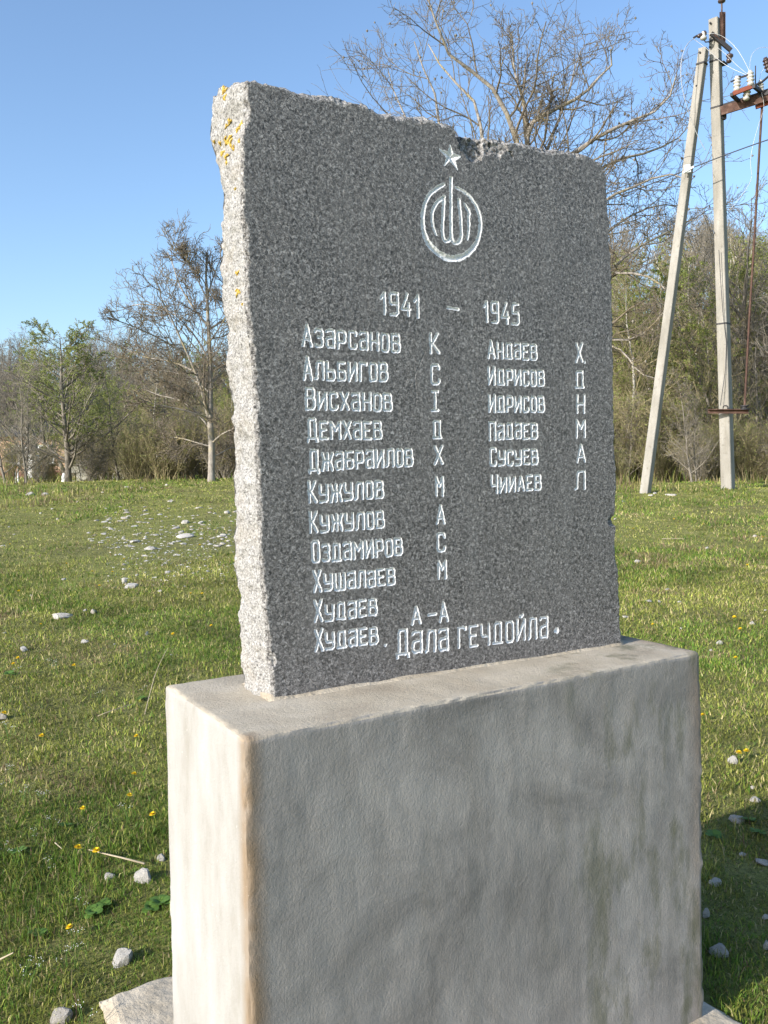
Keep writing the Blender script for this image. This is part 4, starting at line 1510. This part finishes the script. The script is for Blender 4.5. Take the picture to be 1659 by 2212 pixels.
for i in range(22):
    plant_px('crown', rr.uniform(1270, 1740), rr.uniform(44, 72), rr.uniform(.85, 1.25))
for u, Y, s in ((1640, 26, 1.1), (1690, 24, 1.15), (1720, 30, 1.2)):
    plant_px('crown', u, Y, s, label='spreading bare tree on the slope beside the pole switch')


# ------------------------------------------------------------------ buildings seen through the trees
def make_house():
    c = at(40, 1015, 56)
    z = zg1(c[0], c[1])
    root = empty('brick_house', (c[0], c[1], z), math.radians(6))
    tag(root, 'low pink-orange brick house with white-framed windows behind the leafing trees', 'house')
    Wd, H, Dp = 11., 2.9, 6.
    x0, x1 = -Wd + 3.0, 3.1
    # wall in panels so the window openings are real
    wins = [(-5.6, 1.15), (-3.4, 1.15), (.1, 1.0), (1.75, 1.0)]
    wz0, wz1 = 1.05, 2.25
    g = Geo()
    xs = [x0]
    for wx, ww in wins:
        xs += [wx - ww / 2, wx + ww / 2]
    xs.append(x1)
    for i in range(0, len(xs), 2):
        g.add(*box(((xs[i] + xs[i + 1]) / 2, 0, (.55 + H) / 2), (xs[i + 1] - xs[i], .3, H - .55)))
    for wx, ww in wins:
        g.add(*box((wx, 0, (.55 + wz0) / 2), (ww, .296, wz0 - .55)))
        g.add(*box((wx, 0, (H + wz1) / 2), (ww, .296, H - wz1)))
    g.add(*box((x1 - .15, Dp / 2, (.55 + H) / 2), (.298, Dp - .3, H - .55)))
    g.add(*box((x0 + .15, Dp / 2, (.55 + H) / 2), (.298, Dp - .3, H - .55)))
    g.add(*box(((x0 + x1) / 2, Dp, (.55 + H) / 2), (x1 - x0, .3, H - .55)))
    g.make('wall', MT['brick'], root)
    g = Geo()
    g.add(*box(((x0 + x1) / 2, Dp / 2, .2), (x1 - x0 + .1, Dp + .4, .72)))
    g.make('wall_base', MT['redbase'], root)
    for wx, ww in wins:
        g = Geo()
        zc = (wz0 + wz1) / 2
        for sx in (-1, 1):
            g.add(*box((wx + sx * (ww / 2 - .05), -.08, zc), (.1, .1, wz1 - wz0)))
        for zz in (wz0 + .05, wz1 - .05):
            g.add(*box((wx, -.085, zz), (ww - .2, .1, .1)))
        g.add(*box((wx, -.075, zc), (.07, .08, wz1 - wz0 - .2)))
        g.add(*box((wx, -.2, wz0 - .03), (ww + .2, .2, .06)))
        f = g.make('window', MT['white'], root)
        mesh('pane', *[np.asarray(k, float) if i == 0 else k for i, k in enumerate(box((wx, -.05, zc), (ww - .1, .02, wz1 - wz0 - .1)))], MT['glass'], f)
    V = [(x0 - .4, -.5, H), (x1 + .4, -.5, H), (x1 + .4, Dp + .5, H), (x0 - .4, Dp + .5, H), (x0 - .4, Dp / 2, H + 1.1), (x1 + .4, Dp / 2, H + 1.1)]
    V += [(x, y, zz - .12) for x, y, zz in V]
    F = [[0, 1, 5, 4], [2, 3, 4, 5], [0, 4, 10, 6], [4, 3, 9, 10], [1, 7, 11, 5], [5, 11, 8, 2], [7, 6, 10, 11], [8, 11, 10, 9], [6, 7, 1, 0], [3, 2, 8, 9]]
    mesh('roof', np.array(V, float), F, MT['slate'], root)
    # dark shed
    c = at(290, 1000, 48)
    z = zg1(c[0], c[1])
    root = empty('dark_shed', (c[0], c[1], z - .1), math.radians(-4))
    tag(root, 'dark weathered shed with a low slate roof hidden in the thicket', 'shed')
    Wd, H, Dp = 7.2, 1.9, 4.
    nb = 24
    for i in range(nb):
        w = Wd / nb
        mesh('board', *box((-Wd / 2 + (i + .5) * w, (.02 if i % 2 else 0), H / 2), (w - .015, .05, H)), MT['boards'], root)
    g = Geo()
    g.add(*box((-Wd / 2, Dp / 2, H / 2), (.1, Dp - .1, H))).add(*box((Wd / 2, Dp / 2, H / 2), (.1, Dp - .1, H))).add(*box((0, Dp, H / 2), (Wd + .1, .1, H)))
    g.make('end_wall', MT['boards'], root)
    V = [(-Wd / 2 - .3, -.35, H), (Wd / 2 + .3, -.35, H), (Wd / 2 + .3, Dp + .35, H + .1), (-Wd / 2 - .3, Dp + .35, H + .1), (-Wd / 2 - .3, Dp * .6, H + 1.5), (Wd / 2 + .3, Dp * .6, H + 1.5)]
    V += [(x, y, zz - .12) for x, y, zz in V]
    mesh('roof', np.array(V, float), F, MT['slate'], root)
    # low block wall
    c = at(212, 1046, 30)
    z = zg1(c[0], c[1])
    root = empty('block_wall', (c[0], c[1], z), math.radians(5))
    tag(root, 'low pale wall of rough grey blocks at the edge of the thicket', 'wall')
    bw, bh = .42, .24
    rb = random.Random(4)
    for r_ in range(4):
        for i in range(4):
            if r_ == 3 and i in (0,):
                continue
            xo = (i - 1.5) * bw + (.2 if r_ % 2 else 0)
            o = mesh('block', *box((xo, rb.uniform(-.015, .015), bh * (r_ + .4)), (bw - .025, .26, bh - .022)), MT['block'], root)
    g = Geo()
    g.add(*box((.1, .03, bh * 1.9), (4 * bw - .1, .2, bh * 3.9)))
    g.make('mortar', MT['block'], root)
    # whitewashed old trunk
    for (u, v0, Y, r, h, lab) in ((74, 1012, 46, .30, 2.6, 'old tree stump with whitewashed foot on the lawn before the house'), (139, 1042, 34, .10, 1.0, 'short whitewashed stump beside the leafing tree')):
        p = at(u, v0, Y)
        zz = zg1(p[0], p[1])
        rt = empty('whitewashed_trunk', (p[0], p[1], zz))
        tag(rt, lab, 'tree')
        V, F2 = tubes(np.array([[[0, 0, -.1], [0, 0, h * .25], [.02, 0, h * .5]]]), np.array([[r * 1.2, r, r * .9]]), 12)
        mesh('painted_foot', V, F2, MT['white'], rt, True)
        V, F2 = tubes(np.array([[[.02, 0, h * .5], [-.1, 0, h * .8], [-.25, 0, h * 1.15], [-.3, 0, h * 1.5]]]), np.array([[r * .9, r * .8, r * .5, r * .1]]), 12)
        mesh('trunk', V, F2, MT['bark_d'], rt, True)
    for u in (33, 39):
        p = at(u, 1046, 33)
        zz = zg1(p[0], p[1])
        rt = empty('white_stake', (p[0], p[1], zz))
        tag(rt, 'thin white stake standing on the lawn beyond the bank', 'stake', 'white stakes on the lawn')
        mesh('stake', *[k for k in cap_tube([(0, 0, -.1), (.01, 0, .4), (.02, 0, .75)], [.03, .03, .026], 8)], MT['white'], rt)


make_house()

# ------------------------------------------------------------------ stones in the grass
STONES = []


def stone_mesh(seed, flat):
    rg = np.random.default_rng(seed)
    n, m = 9, 14
    V = [(0, 0, 1.)]
    for i in range(1, n):
        ph = math.pi * i / n
        for j in range(m):
            th = 2 * math.pi * j / m
            V.append((math.sin(ph) * math.cos(th), math.sin(ph) * math.sin(th), math.cos(ph)))
    V.append((0, 0, -1.))
    V = np.array(V)
    # chop with random planes for flat broken faces
    for _ in range(9):
        d = nrm(rg.normal(0, 1, (1, 3)))[0]
        lim = rg.uniform(.55, .85)
        k = V @ d
        V = V - np.clip(k - lim, 0, None)[:, None] * d
    V = V * (1 + .10 * fbm(V[:, 0] * 2.2 + seed, V[:, 1] * 2.2, V[:, 2] * 2.2, 3))[:, None]
    V[:, 2] *= flat
    F = [[0, 1 + j, 1 + (j + 1) % m] for j in range(m)]
    for i in range(n - 2):
        a = 1 + i * m
        F += [[a + j, a + m + j, a + m + (j + 1) % m, a + (j + 1) % m] for j in range(m)]
    a = 1 + (n - 2) * m
    e = len(V) - 1
    F += [[a + (j + 1) % m, a + j, e] for j in range(m)]
    me = mesh('stone', V, F, MT['stone'], link=False).data
    return me


SM = [stone_mesh(100 + i, (.5, .62, .75, .4, .85)[i % 5]) for i in range(10)]


def stone(p, w, h=None, label=None, group='limestone chips in the grass', rz=None, seed=None, mat_idx=None):
    rs = random.Random(seed if seed is not None else len(STONES) * 7 + 1)
    me = SM[rs.randrange(len(SM))]
    o = bpy.data.objects.new('stone', me)
    COL.objects.link(o)
    zf = max(abs(v.co.z) for v in me.vertices)
    h = h or w * rs.uniform(.3, .6)
    o.scale = (w / 2, w / 2 * rs.uniform(.6, .9), h / 2 / zf)
    o.rotation_euler = (rs.uniform(-.12, .12), rs.uniform(-.12, .12), rs.uniform(0, 6.28) if rz is None else rz)
    o.location = (p[0], p[1], p[2] + h * (.22 if w < .08 else .04))
    tag(o, label or 'pale limestone chip lying in the short grass', 'stone', None if label else group)
    STONES.append(o)
    return o


def stone_px(u, v, wpx, hpx=None, label=None, **k):
    p = ground_at(u, v + (hpx or wpx * .4) * .3)
    d = float(np.linalg.norm(p - E0))
    return stone(p, wpx * d / FPX, (hpx or wpx * .45) * d / FPX * 1.15, label, **k)


c7 = lambda x, y: (x * .3255, 1026 + y * .3255)
c8 = lambda x, y: (x * .3255, 1620 + y * .3255)
cr = lambda x, y: (1296 + x * .2687, 1026 + y * .2687)
c2 = lambda x, y: (1404 + x * .2676, 1620 + y * .2676)
for fn, sc, lst in ((c7, .3255, [(200, 122, 60, 26), (295, 125, 54, 24), (345, 225, 20), (385, 292, 32), (845, 80, 40), (1105, 65, 34), (1130, 172, 60), (1505, 245, 52, 30), (1060, 772, 45), (425, 690, 52, 16), (565, 900, 28, 20),
                                 (975, 1055, 38, 30), (560, 1103, 66, 32), (160, 1152, 82, 42), (1380, 640, 34), (1110, 645, 50), (1135, 1195, 22), (760, 1125, 22), (205, 800, 24), (30, 1050, 30), (820, 595, 30), (270, 255, 24), (95, 395, 20), (20, 468, 40, 14), (1225, 740, 24), (1345, 690, 30), (910, 665, 40, 12), (640, 300, 50, 12), (940, 85, 24), (680, 115, 20), (515, 180, 18), (455, 172, 16), (60, 345, 16)]),
                    (cr, .2687, [(410, 160, 52, 24), (575, 157, 100, 26), (180, 210, 60, 16), (310, 692, 88, 30), (475, 1018, 46, 22), (205, 1142, 60, 18), (960, 1352, 56, 34), (1225, 1195, 54, 30), (1245, 490, 32, 24), (390, 1015, 60, 26), (860, 590, 40, 24), (890, 1410, 40), (640, 1020, 44, 18), (545, 920, 60, 14), (650, 1232, 30, 12), (440, 148, 30, 18), (120, 355, 30), (1330, 1090, 30)]),
                    (c2, .2676, [(830, 310, 38, 30), (700, 560, 130, 50), (520, 1070, 110, 50), (945, 1590, 60, 70), (930, 1350, 60, 40), (580, 318, 22, 18), (900, 910, 120, 50), (750, 850, 60, 26)]),
                    (c8, .3255, [(1075, 725, 60, 50), (720, 840, 80, 40)])):
    for it in lst:
        u, v = fn(it[0], it[1])
        stone_px(u, v, it[2] * sc, it[3] * sc if len(it) > 3 else None)
for fn, sc, x, y, w, h, lab in ((c7, .3255, 1235, 305, 62, 50, 'knobbly white stone standing up in the middle of the stony patch'),
                                (c7, .3255, 1225, 402, 140, 42, 'largest flat white slab of limestone in the stony patch'),
                                (c7, .3255, 1000, 482, 104, 32, 'long flat pale stone at the edge of the stony patch'),
                                (c7, .3255, 826, 708, 36, 46, 'small upright white stone leaning on a flat grey one'),
                                (c7, .3255, 872, 732, 116, 40, 'flat grey stone under a small upright white one'),
                                (c7, .3255, 415, 930, 150, 40, 'long pale grey block lying beside a small squared stone'),
                                (c7, .3255, 622, 908, 50, 34, 'small squared tan stone beside the long pale block'),
                                (c7, .3255, 14, 1610, 80, 44, 'pale flat stone in thick grass by two dandelions'),
                                (c8, .3255, 960, 830, 140, 120, 'grey angular rock in the grass beside the plinth'),
                                (c8, .3255, 812, 1375, 150, 120, 'rounded whitish rock with a deep shadow beside the plinth'),
                                (c8, .3255, 400, 1775, 170, 100, 'shaded grey rock sunk in grass by the footing'),
                                (c2, .2676, 670, 85, 85, 64, 'white stone with a dandelion behind it at the plinth shadow edge'),
                                (c2, .2676, 850, 398, 86, 46, 'rounded grey stone on the edge of the plinth shadow'),
                                (c2, .2676, 452, 1335, 60, 90, 'round tan stone close against the plinth in its shadow'),
                                (c2, .2676, 560, 1625, 150, 90, 'pale rounded rock in the plinth shadow near the footing')):
    u, v = fn(x, y)
    stone_px(u, v, w * sc, h * sc, lab, rz=random.uniform(-.3, .3))
# limestone litter of the stony patch
rs = random.Random(21)
n = 0
while n < 190:
    x, y = rs.uniform(560, 1600), rs.gauss(380, 120)
    if y < 205 or y > 720 or (x < 900 and y > 500) or abs(x - 1200) > 760 - abs(y - 380) * 1.1:
        continue
    u, v = c7(x, y)
    w = min(rs.lognormvariate(3.45, .5), 95) * (1.0 if y < 480 else .6) * .3255
    stone_px(u, v, w, w * rs.uniform(.16, .32), seed=n + 900)
    n += 1
# small grit of the same patch, uncountable
g = Geo()
for i in range(950):
    x, y = rs.uniform(700, 1650), rs.gauss(480, 130)
    if y < 210 or y > 760:
        continue
    p = ground_at(*c7(x, y))
    w = min(rs.lognormvariate(-4.5, .6), .05)
    a = rs.uniform(0, 6.28)
    v = np.array([[w, 0, 0], [-w, 0, 0], [0, w * .5, 0], [0, -w * .5, 0], [w * .2, 0, w * .3], [0, 0, -w]])
    v = v @ np.array([[math.cos(a), math.sin(a), 0], [-math.sin(a), math.cos(a), 0], [0, 0, 1]]) + p
    g.add(v, [[0, 2, 4], [2, 1, 4], [1, 3, 4], [3, 0, 4], [2, 0, 5], [1, 2, 5], [3, 1, 5], [0, 3, 5]])
tag(g.make('gravel', MT['stone']), 'fine limestone grit scattered through the stony patch', 'gravel', kind='stuff')


# ------------------------------------------------------------------ dandelions, weeds, dry stalks
def make_dandelion():
    root = empty('dandelion')
    tag(root, 'yellow dandelion flower open in the grass', 'flower', 'dandelions in the grass')
    g = Geo()
    rg = random.Random(2)
    for lay, (nn, r, up) in enumerate(((16, .0155, .10), (14, .0125, .45), (9, .008, .9))):
        for k in range(nn):
            th = 2 * math.pi * (k + .5 * lay) / nn + rg.uniform(-.05, .05)
            c, s = math.cos(th), math.sin(th)
            z0 = .05 + lay * .0012
            w = .0021
            g.add([(c * .001 - s * w, s * .001 + c * w, z0), (c * .001 + s * w, s * .001 - c * w, z0), (c * r + s * w, s * r - c * w, z0 + r * up), (c * r - s * w, s * r + c * w, z0 + r * up)], [[0, 1, 2, 3]])
    a = g.make('flower_head', MT['petal'], root)
    b = Geo().add(*lathe((0, 0, .0), (0, 0, 1), [(-.02, .0016), (.044, .0016), (.047, .0045), (.051, .005)], 7)).make('stem', MT['green'], root, True)
    KIDS[root.name] = [a, b]
    return root


dan = [make_dandelion(), False]


def put(pr, u, v, s=1., rz=None, tilt=.25, at_p=None):
    p = ground_at(u, v) if at_p is None else at_p
    if pr[1]:
        o = copy_tree(pr[0])
    else:
        o = pr[0]
        pr[1] = True
    o.location = [float(c) for c in p]
    o.scale = (s, s, s)
    o.rotation_euler = (random.uniform(0, tilt), random.uniform(-tilt, tilt), random.uniform(0, 6.28) if rz is None else rz)
    return o


for fn, lst in ((c7, [(88, 1262), (130, 1222), (490, 1270), (275, 1742), (915, 1737), (655, 738), (740, 648), (440, 593), (610, 645), (820, 563), (1275, 790), (1345, 790), (270, 1000), (1155, 1058), (1415, 1003), (1325, 467), (60, 463), (120, 775), (1245, 190), (20, 1580)]),
                (c8, [(880, 170), (850, 297), (555, 387), (1030, 437), (500, 668), (655, 692), (488, 1180)]),
                (cr, [(820, 400), (1190, 730), (440, 1210), (1140, 1245), (1080, 1145), (1100, 1155), (1100, 1480), (845, 1945), (1315, 507), (275, 435), (590, 358)]),
                (c2, [(705, 38), (785, 20)])):
    for x, y in lst:
        u, v = fn(x, y)
        p = ground_at(u, v)
        d = float(np.linalg.norm(p - E0))
        v2 = v + .055 * FPX / d * .85
        put(dan, u, v2, 1.0 if d > 6 else random.uniform(.85, 1.1))


def make_cress():
    root = empty('white_wildflower')
    tag(root, 'tiny white wildflower on a thin stem in the long grass', 'flower', 'small white wildflowers')
    rg = random.Random(5)
    g, h = Geo(), Geo()
    for k in range(3):
        a = rg.uniform(0, 6.28)
        top = np.array([math.cos(a) * .025, math.sin(a) * .025, rg.uniform(.07, .12)])
        g.add(*cap_tube([(0, 0, -.02), top * .5 + np.array([0, 0, .01]), top], .0012, 4))
        for j in range(4):
            c = top + np.array([rg.gauss(0, .006), rg.gauss(0, .006), rg.gauss(0, .006)])
            r = .0022
            h.add(np.array([[r, 0, 0], [-r, 0, 0], [0, r, 0], [0, -r, 0], [0, 0, r], [0, 0, -r]]) + c, [[0, 2, 4], [2, 1, 4], [1, 3, 4], [3, 0, 4], [2, 0, 5], [1, 2, 5], [3, 1, 5], [0, 3, 5]])
    KIDS[root.name] = [g.make('stem', MT['green'], root), tag(h.make('flower_head', MT['wpetal'], root), kind='stuff')]
    return root


cress = [make_cress(), False]
rs = random.Random(31)
for x, y in [(60, 150), (20, 260), (150, 320), (300, 340), (240, 600), (20, 690), (120, 730), (340, 540), (540, 1080), (480, 1300), (500, 1420), (150, 1500), (860, 440), (350, 820), (440, 1450), (180, 1560), (90, 140), (280, 330), (560, 1860)]:
    u, v = c8(x, y)
    put(cress, u, v + 12, rs.uniform(.6, .9))
for x, y in [(340, 1290), (100, 1330), (380, 1300), (660, 1500), (60, 1750), (950, 1470)]:
    u, v = c7(x, y)
    put(cress, u, v + 6, rs.uniform(.7, 1.))


def make_weed():
    root = empty('broadleaf_weed')
    tag(root, 'low rosette of rounded bright green leaves in the grass', 'weed', 'broad-leaved weeds')
    rg = random.Random(6)
    kids = []
    for k in range(9):
        a = 2 * math.pi * k / 9 + rg.uniform(-.3, .3)
        L = rg.uniform(.035, .065)
        el = rg.uniform(.25, .8)
        c, s = math.cos(a), math.sin(a)
        V = []
        for t, w in ((.1, .12), (.4, .3), (.7, .36), (.92, .22), (1., .02)):
            r = L * t * math.cos(el)
            z = L * t * math.sin(el) - .5 * L * t * t * .6 + .012
            for sg in (-1, 1):
                V.append((c * r - s * sg * w * L, s * r + c * sg * w * L, z + .1 * w * L))
        F = [[2 * i, 2 * i + 1, 2 * i + 3, 2 * i + 2] for i in range(4)]
        kids.append(mesh('leaf', np.array(V), F, MT['green'], root, True))
    KIDS[root.name] = kids
    return root


weed = [make_weed(), False]
for x, y, s in [(1060, 1040, .85), (1000, 1060, .7), (620, 1090, .8), (130, 690, .8), (700, 1050, .7), (250, 1250, .7), (430, 520, .7)]:
    put(weed, *c8(x, y), s)
for x, y, s in [(520, 720, .8), (800, 600, .8), (880, 700, .8)]:
    put(weed, *c2(x, y), s)
for x, y, s in [(60, 1330, .8), (950, 1500, .8)]:
    put(weed, *c7(x, y), s)


def stalk(pts, r, label):
    """pts: (u, v, lift above the ground in m)"""
    P = []
    for u, v, h in pts:
        d = ray(u, v)
        t = np.arange(1.5, 25, .005)
        q = E0[None] + d[None] * t[:, None]
        i = int(np.argmax(q[:, 2] < zg(q[:, 0], q[:, 1]) + h))
        P.append(q[i])
    P = smooth_path(P)
    root = empty('dry_stalk', P[0])
    tag(root, label, 'stalk')
    v_, f_ = cap_tube(P, list(np.linspace(r, r * .5, len(P))), 6)
    mesh('stem', np.asarray(v_) - P[0], f_, MT['straw'], root, True)


stalk([(*c8(962, 755), .03), (*c8(830, 720), .05), (*c8(720, 695), .05), (*c8(590, 662), .03)], .0045, 'pale bent dry twig lying by the dandelions near the plinth')
stalk([(*c7(960, 1590), .0), (*c7(1010, 1390), .14), (*c7(1045, 1280), .22), (*c7(1112, 1150), .30)], .003, 'tall thin dry stalk standing in the grass beside the plinth')
stalk([(*c7(650, 1600), .02), (*c7(720, 1570), .04), (*c7(880, 1520), .04)], .003, 'fallen dry stem half hidden in the grass')
stalk([(*c8(365, 615), .02), (*c8(410, 655), .04)], .003, 'short broken dry twig lying in the grass')
stalk([(*cr(500, 513), .02), (*cr(680, 513), .02)], .006, 'straight pale dry stick lying on the far lawn')
stalk([(*c8(0, 1390), .02), (*c8(90, 1345), .05)], .004, 'dry stick poking into the deep grass near the edge')


# ------------------------------------------------------------------ grass
def make_grass():
    rg = np.random.default_rng(77)

    def pts(n, d0, d1, power, spread):
        # radial distance with density ~ d^-power per area
        e = 2 - power
        r = (d0 ** e + rg.random(n) * (d1 ** e - d0 ** e)) ** (1 / e)
        a = rg.uniform(-spread, spread, n)
        return r * np.sin(a), r * np.cos(a), r
    Vs, Fs, Cs, n0 = [], [], [], 0

    def emit(x, y, h, w, lean, col, seg):
        nonlocal n0
        n = len(x)
        # keep the footing clear
        dx, dy = x - pFL[0], y - pFL[1]
        lx, ly = dx * wv[0] + dy * wv[1], dx * nv[0] + dy * nv[1]
        jag = .03 * vnoise(x * 25, y * 25, 1.)
        ok = ~((lx > -.085 + jag) & (lx < PW + .10 + jag) & (ly > -.36) & (ly < PD + .52 + jag))
        x, y, h, w, lean, col = x[ok], y[ok], h[ok], w[ok], lean[ok], col[ok]
        n = len(x)
        z = zg(x, y) - .006
        th = rg.uniform(0, 2 * math.pi, n)
        ph = rg.uniform(0, 2 * math.pi, n)
        sx, sy = np.cos(th) * w / 2, np.sin(th) * w / 2
        lxv, lyv = np.cos(ph) * lean * h, np.sin(ph) * lean * h
        b = np.stack([x, y, z], -1)
        s = np.stack([sx, sy, np.zeros(n)], -1)
        tip = b + np.stack([lxv, lyv, h * np.sqrt(np.clip(1 - .6 * lean ** 2, .1, 1))], -1)
        if seg == 2:
            mid = b + np.stack([lxv * .3, lyv * .3, h * .58], -1)
            V = np.stack([b - s, b + s, mid - s * .8, mid + s * .8, tip], 1).reshape(-1, 3)
            k = (np.arange(n) * 5)[:, None] + n0
            F = np.concatenate([k + np.array([[0, 1, 3]]), k + np.array([[0, 3, 2]]), k + np.array([[2, 3, 4]])])
            C = np.repeat(col, 5, 0)
            n0 += 5 * n
        else:
            V = np.stack([b - s, b + s, tip], 1).reshape(-1, 3)
            k = (np.arange(n) * 3)[:, None] + n0
            F = k + np.array([[0, 1, 2]])
            C = np.repeat(col, 3, 0)
            n0 += 3 * n
        Vs.append(V)
        Fs.append(F)
        Cs.append(C)
    GREEN, DEEP, OLIVE, STRAW = np.array([.185, .27, .035]), np.array([.085, .185, .025]), np.array([.295, .315, .065]), np.array([.50, .43, .20])

    def colour(x, y, n):
        p = fbm(x * .8, y * .8, 3., 3)          # lush or dry
        q = rg.random(n)
        q2 = rg.random(n)[:, None]
        lush = sstep(-.25, .6, p + .35 * vnoise(x * 4, y * 4, 8.))
        far = sstep(4, 10, np.hypot(x, y))
        wst = .15 + .07 * far - .11 * lush
        wgr = .20 + .50 * lush - .10 * far
        c = np.where((q < wst)[:, None], STRAW, np.where((q < wst + wgr)[:, None], GREEN * (1 - q2) + DEEP * q2, OLIVE * (.75 + .5 * q2)))
        dry = sstep(.45, .95, fbm(x * 1.7, y * 1.7, 11., 3))
        c = np.where((rg.random(n) < .07 + .5 * dry)[:, None], np.where((rg.random(n) < .5)[:, None], np.array([.26, .175, .10]), np.array([.40, .33, .18])), c)
        mott = .92 + .3 * vnoise(x * 2.6, y * 2.6, 12.) + .16 * vnoise(x * 9, y * 9, 13.)
        return c * rg.uniform(.6, 1.3, (n, 1)) * np.clip(mott, .55, 1.35)[:, None], lush
    q0, q1, q2, q3 = [ground_at(*c7(a, b_))[:2] for a, b_ in ((620, 430), (1660, 430), (1250, 215), (1300, 720))]
    pc, pa, pb = (q0 + q1) / 2, np.linalg.norm(q1 - q0) / 2, np.linalg.norm(q2 - q3) / 2
    pm = (q2 + q3) / 2

    def patch(x, y):
        e = ((x - pc[0]) / pa) ** 2 + ((y - pm[1]) / pb) ** 2 + .5 * vnoise(x * 1.3, y * 1.3, 2.) + .3 * vnoise(x * 4, y * 4, 5.)
        return 1 - sstep(.5, 1.2, e)
    # near blades
    n = 340000
    x, y, r = pts(n, 1.9, 9.5, 1.25, .62)
    bare = fbm(x * 1.7, y * 1.7, 11., 3)
    col, lush = colour(x, y, n)
    keep = ((bare < .7) | (rg.random(n) < .6)) & ((rg.random(n) > .72 * patch(x, y)))
    x, y, r, col, lush = x[keep], y[keep], r[keep], col[keep], lush[keep]
    n = len(x)
    tuft = sstep(.1, .8, vnoise(x * 5, y * 5, 4.))
    h = rg.gamma(6, .0044, n) * (.42 + .5 * lush + .75 * tuft) * (1 - .25 * sstep(4, 8, r))
    w = rg.uniform(.0020, .0040, n) * (1 + .16 * np.clip(r - 3, 0, 6))
    ln = rg.uniform(.1, 1.05, n)
    a_ = r < 5.2
    emit(x[a_], y[a_], h[a_], w[a_], ln[a_], col[a_], 2)
    a_ = ~a_
    emit(x[a_], y[a_], h[a_], w[a_] * 1.5, ln[a_], col[a_], 1)
    # ground-hugging leaf litter and clover-like leaves near
    n = 120000
    x, y, r = pts(n, 1.9, 9., 1.3, .62)
    col, lush = colour(x, y, n)
    emit(x, y, rg.uniform(.008, .026, n), rg.uniform(.006, .013, n) * (1 + .1 * np.clip(r - 3, 0, 6)), rg.uniform(.5, 1.3, n), col * rg.uniform(.6, 1.15, (n, 1)), 1)
    # dense short turf of the middle ground
    n = 150000
    x, y, r = pts(n, 3.6, 11., .9, .6)
    k = rg.random(n) > .72 * patch(x, y)
    x, y, r = x[k], y[k], r[k]
    n = len(x)
    col, lush = colour(x, y, n)
    emit(x, y, rg.gamma(6, .0048, n), rg.uniform(.006, .012, n) * (r / 6) ** .5, rg.uniform(.1, .8, n), col, 1)
    # farther turf
    n = 220000
    x, y, r = pts(n, 8., 24., 1.35, .6)
    k = rg.random(n) > .72 * patch(x, y)
    x, y, r = x[k], y[k], r[k]
    n = len(x)
    col, lush = colour(x, y, n)
    emit(x, y, rg.gamma(5, .0062, n) * (.7 + .6 * lush), rg.uniform(.009, .020, n) * (r / 12), rg.uniform(.1, .9, n), col, 1)
    # rough weeds along the crest
    n = 26000
    x, y, r = pts(n, 17.5, 27., 1.2, .6)
    col, lush = colour(x, y, n)
    k = vnoise(x * .9, y * .9, 6.) > .1
    x, y, r, col = x[k], y[k], r[k], col[k]
    n = len(x)
    col = np.where((rg.random(n) < .45)[:, None], np.array([.22, .17, .09]), col)
    crest = sstep(19.5, 21.5, r) * sstep(.0, .5, vnoise(x * .6, y * .6, 9.))
    emit(x, y, rg.gamma(4, .028, n) * (1 + 1.8 * crest), rg.uniform(.008, .016, n), rg.uniform(.05, .6, n), col, 2)
    # lawn beyond, by the house
    n = 30000
    x, y, r = pts(n, 25., 60., 1.0, .62)
    col, lush = colour(x, y, n)
    emit(x, y, rg.gamma(4, .04, n), rg.uniform(.04, .08, n), rg.uniform(.2, .9, n), col, 1)
    V, F, C = np.concatenate(Vs), np.concatenate(Fs), np.concatenate(Cs)
    o = mesh('grass', V, F, MT['grass'], col=C)
    tag(o, 'short mixed green and straw turf grass', 'grass', kind='stuff')


make_grass()
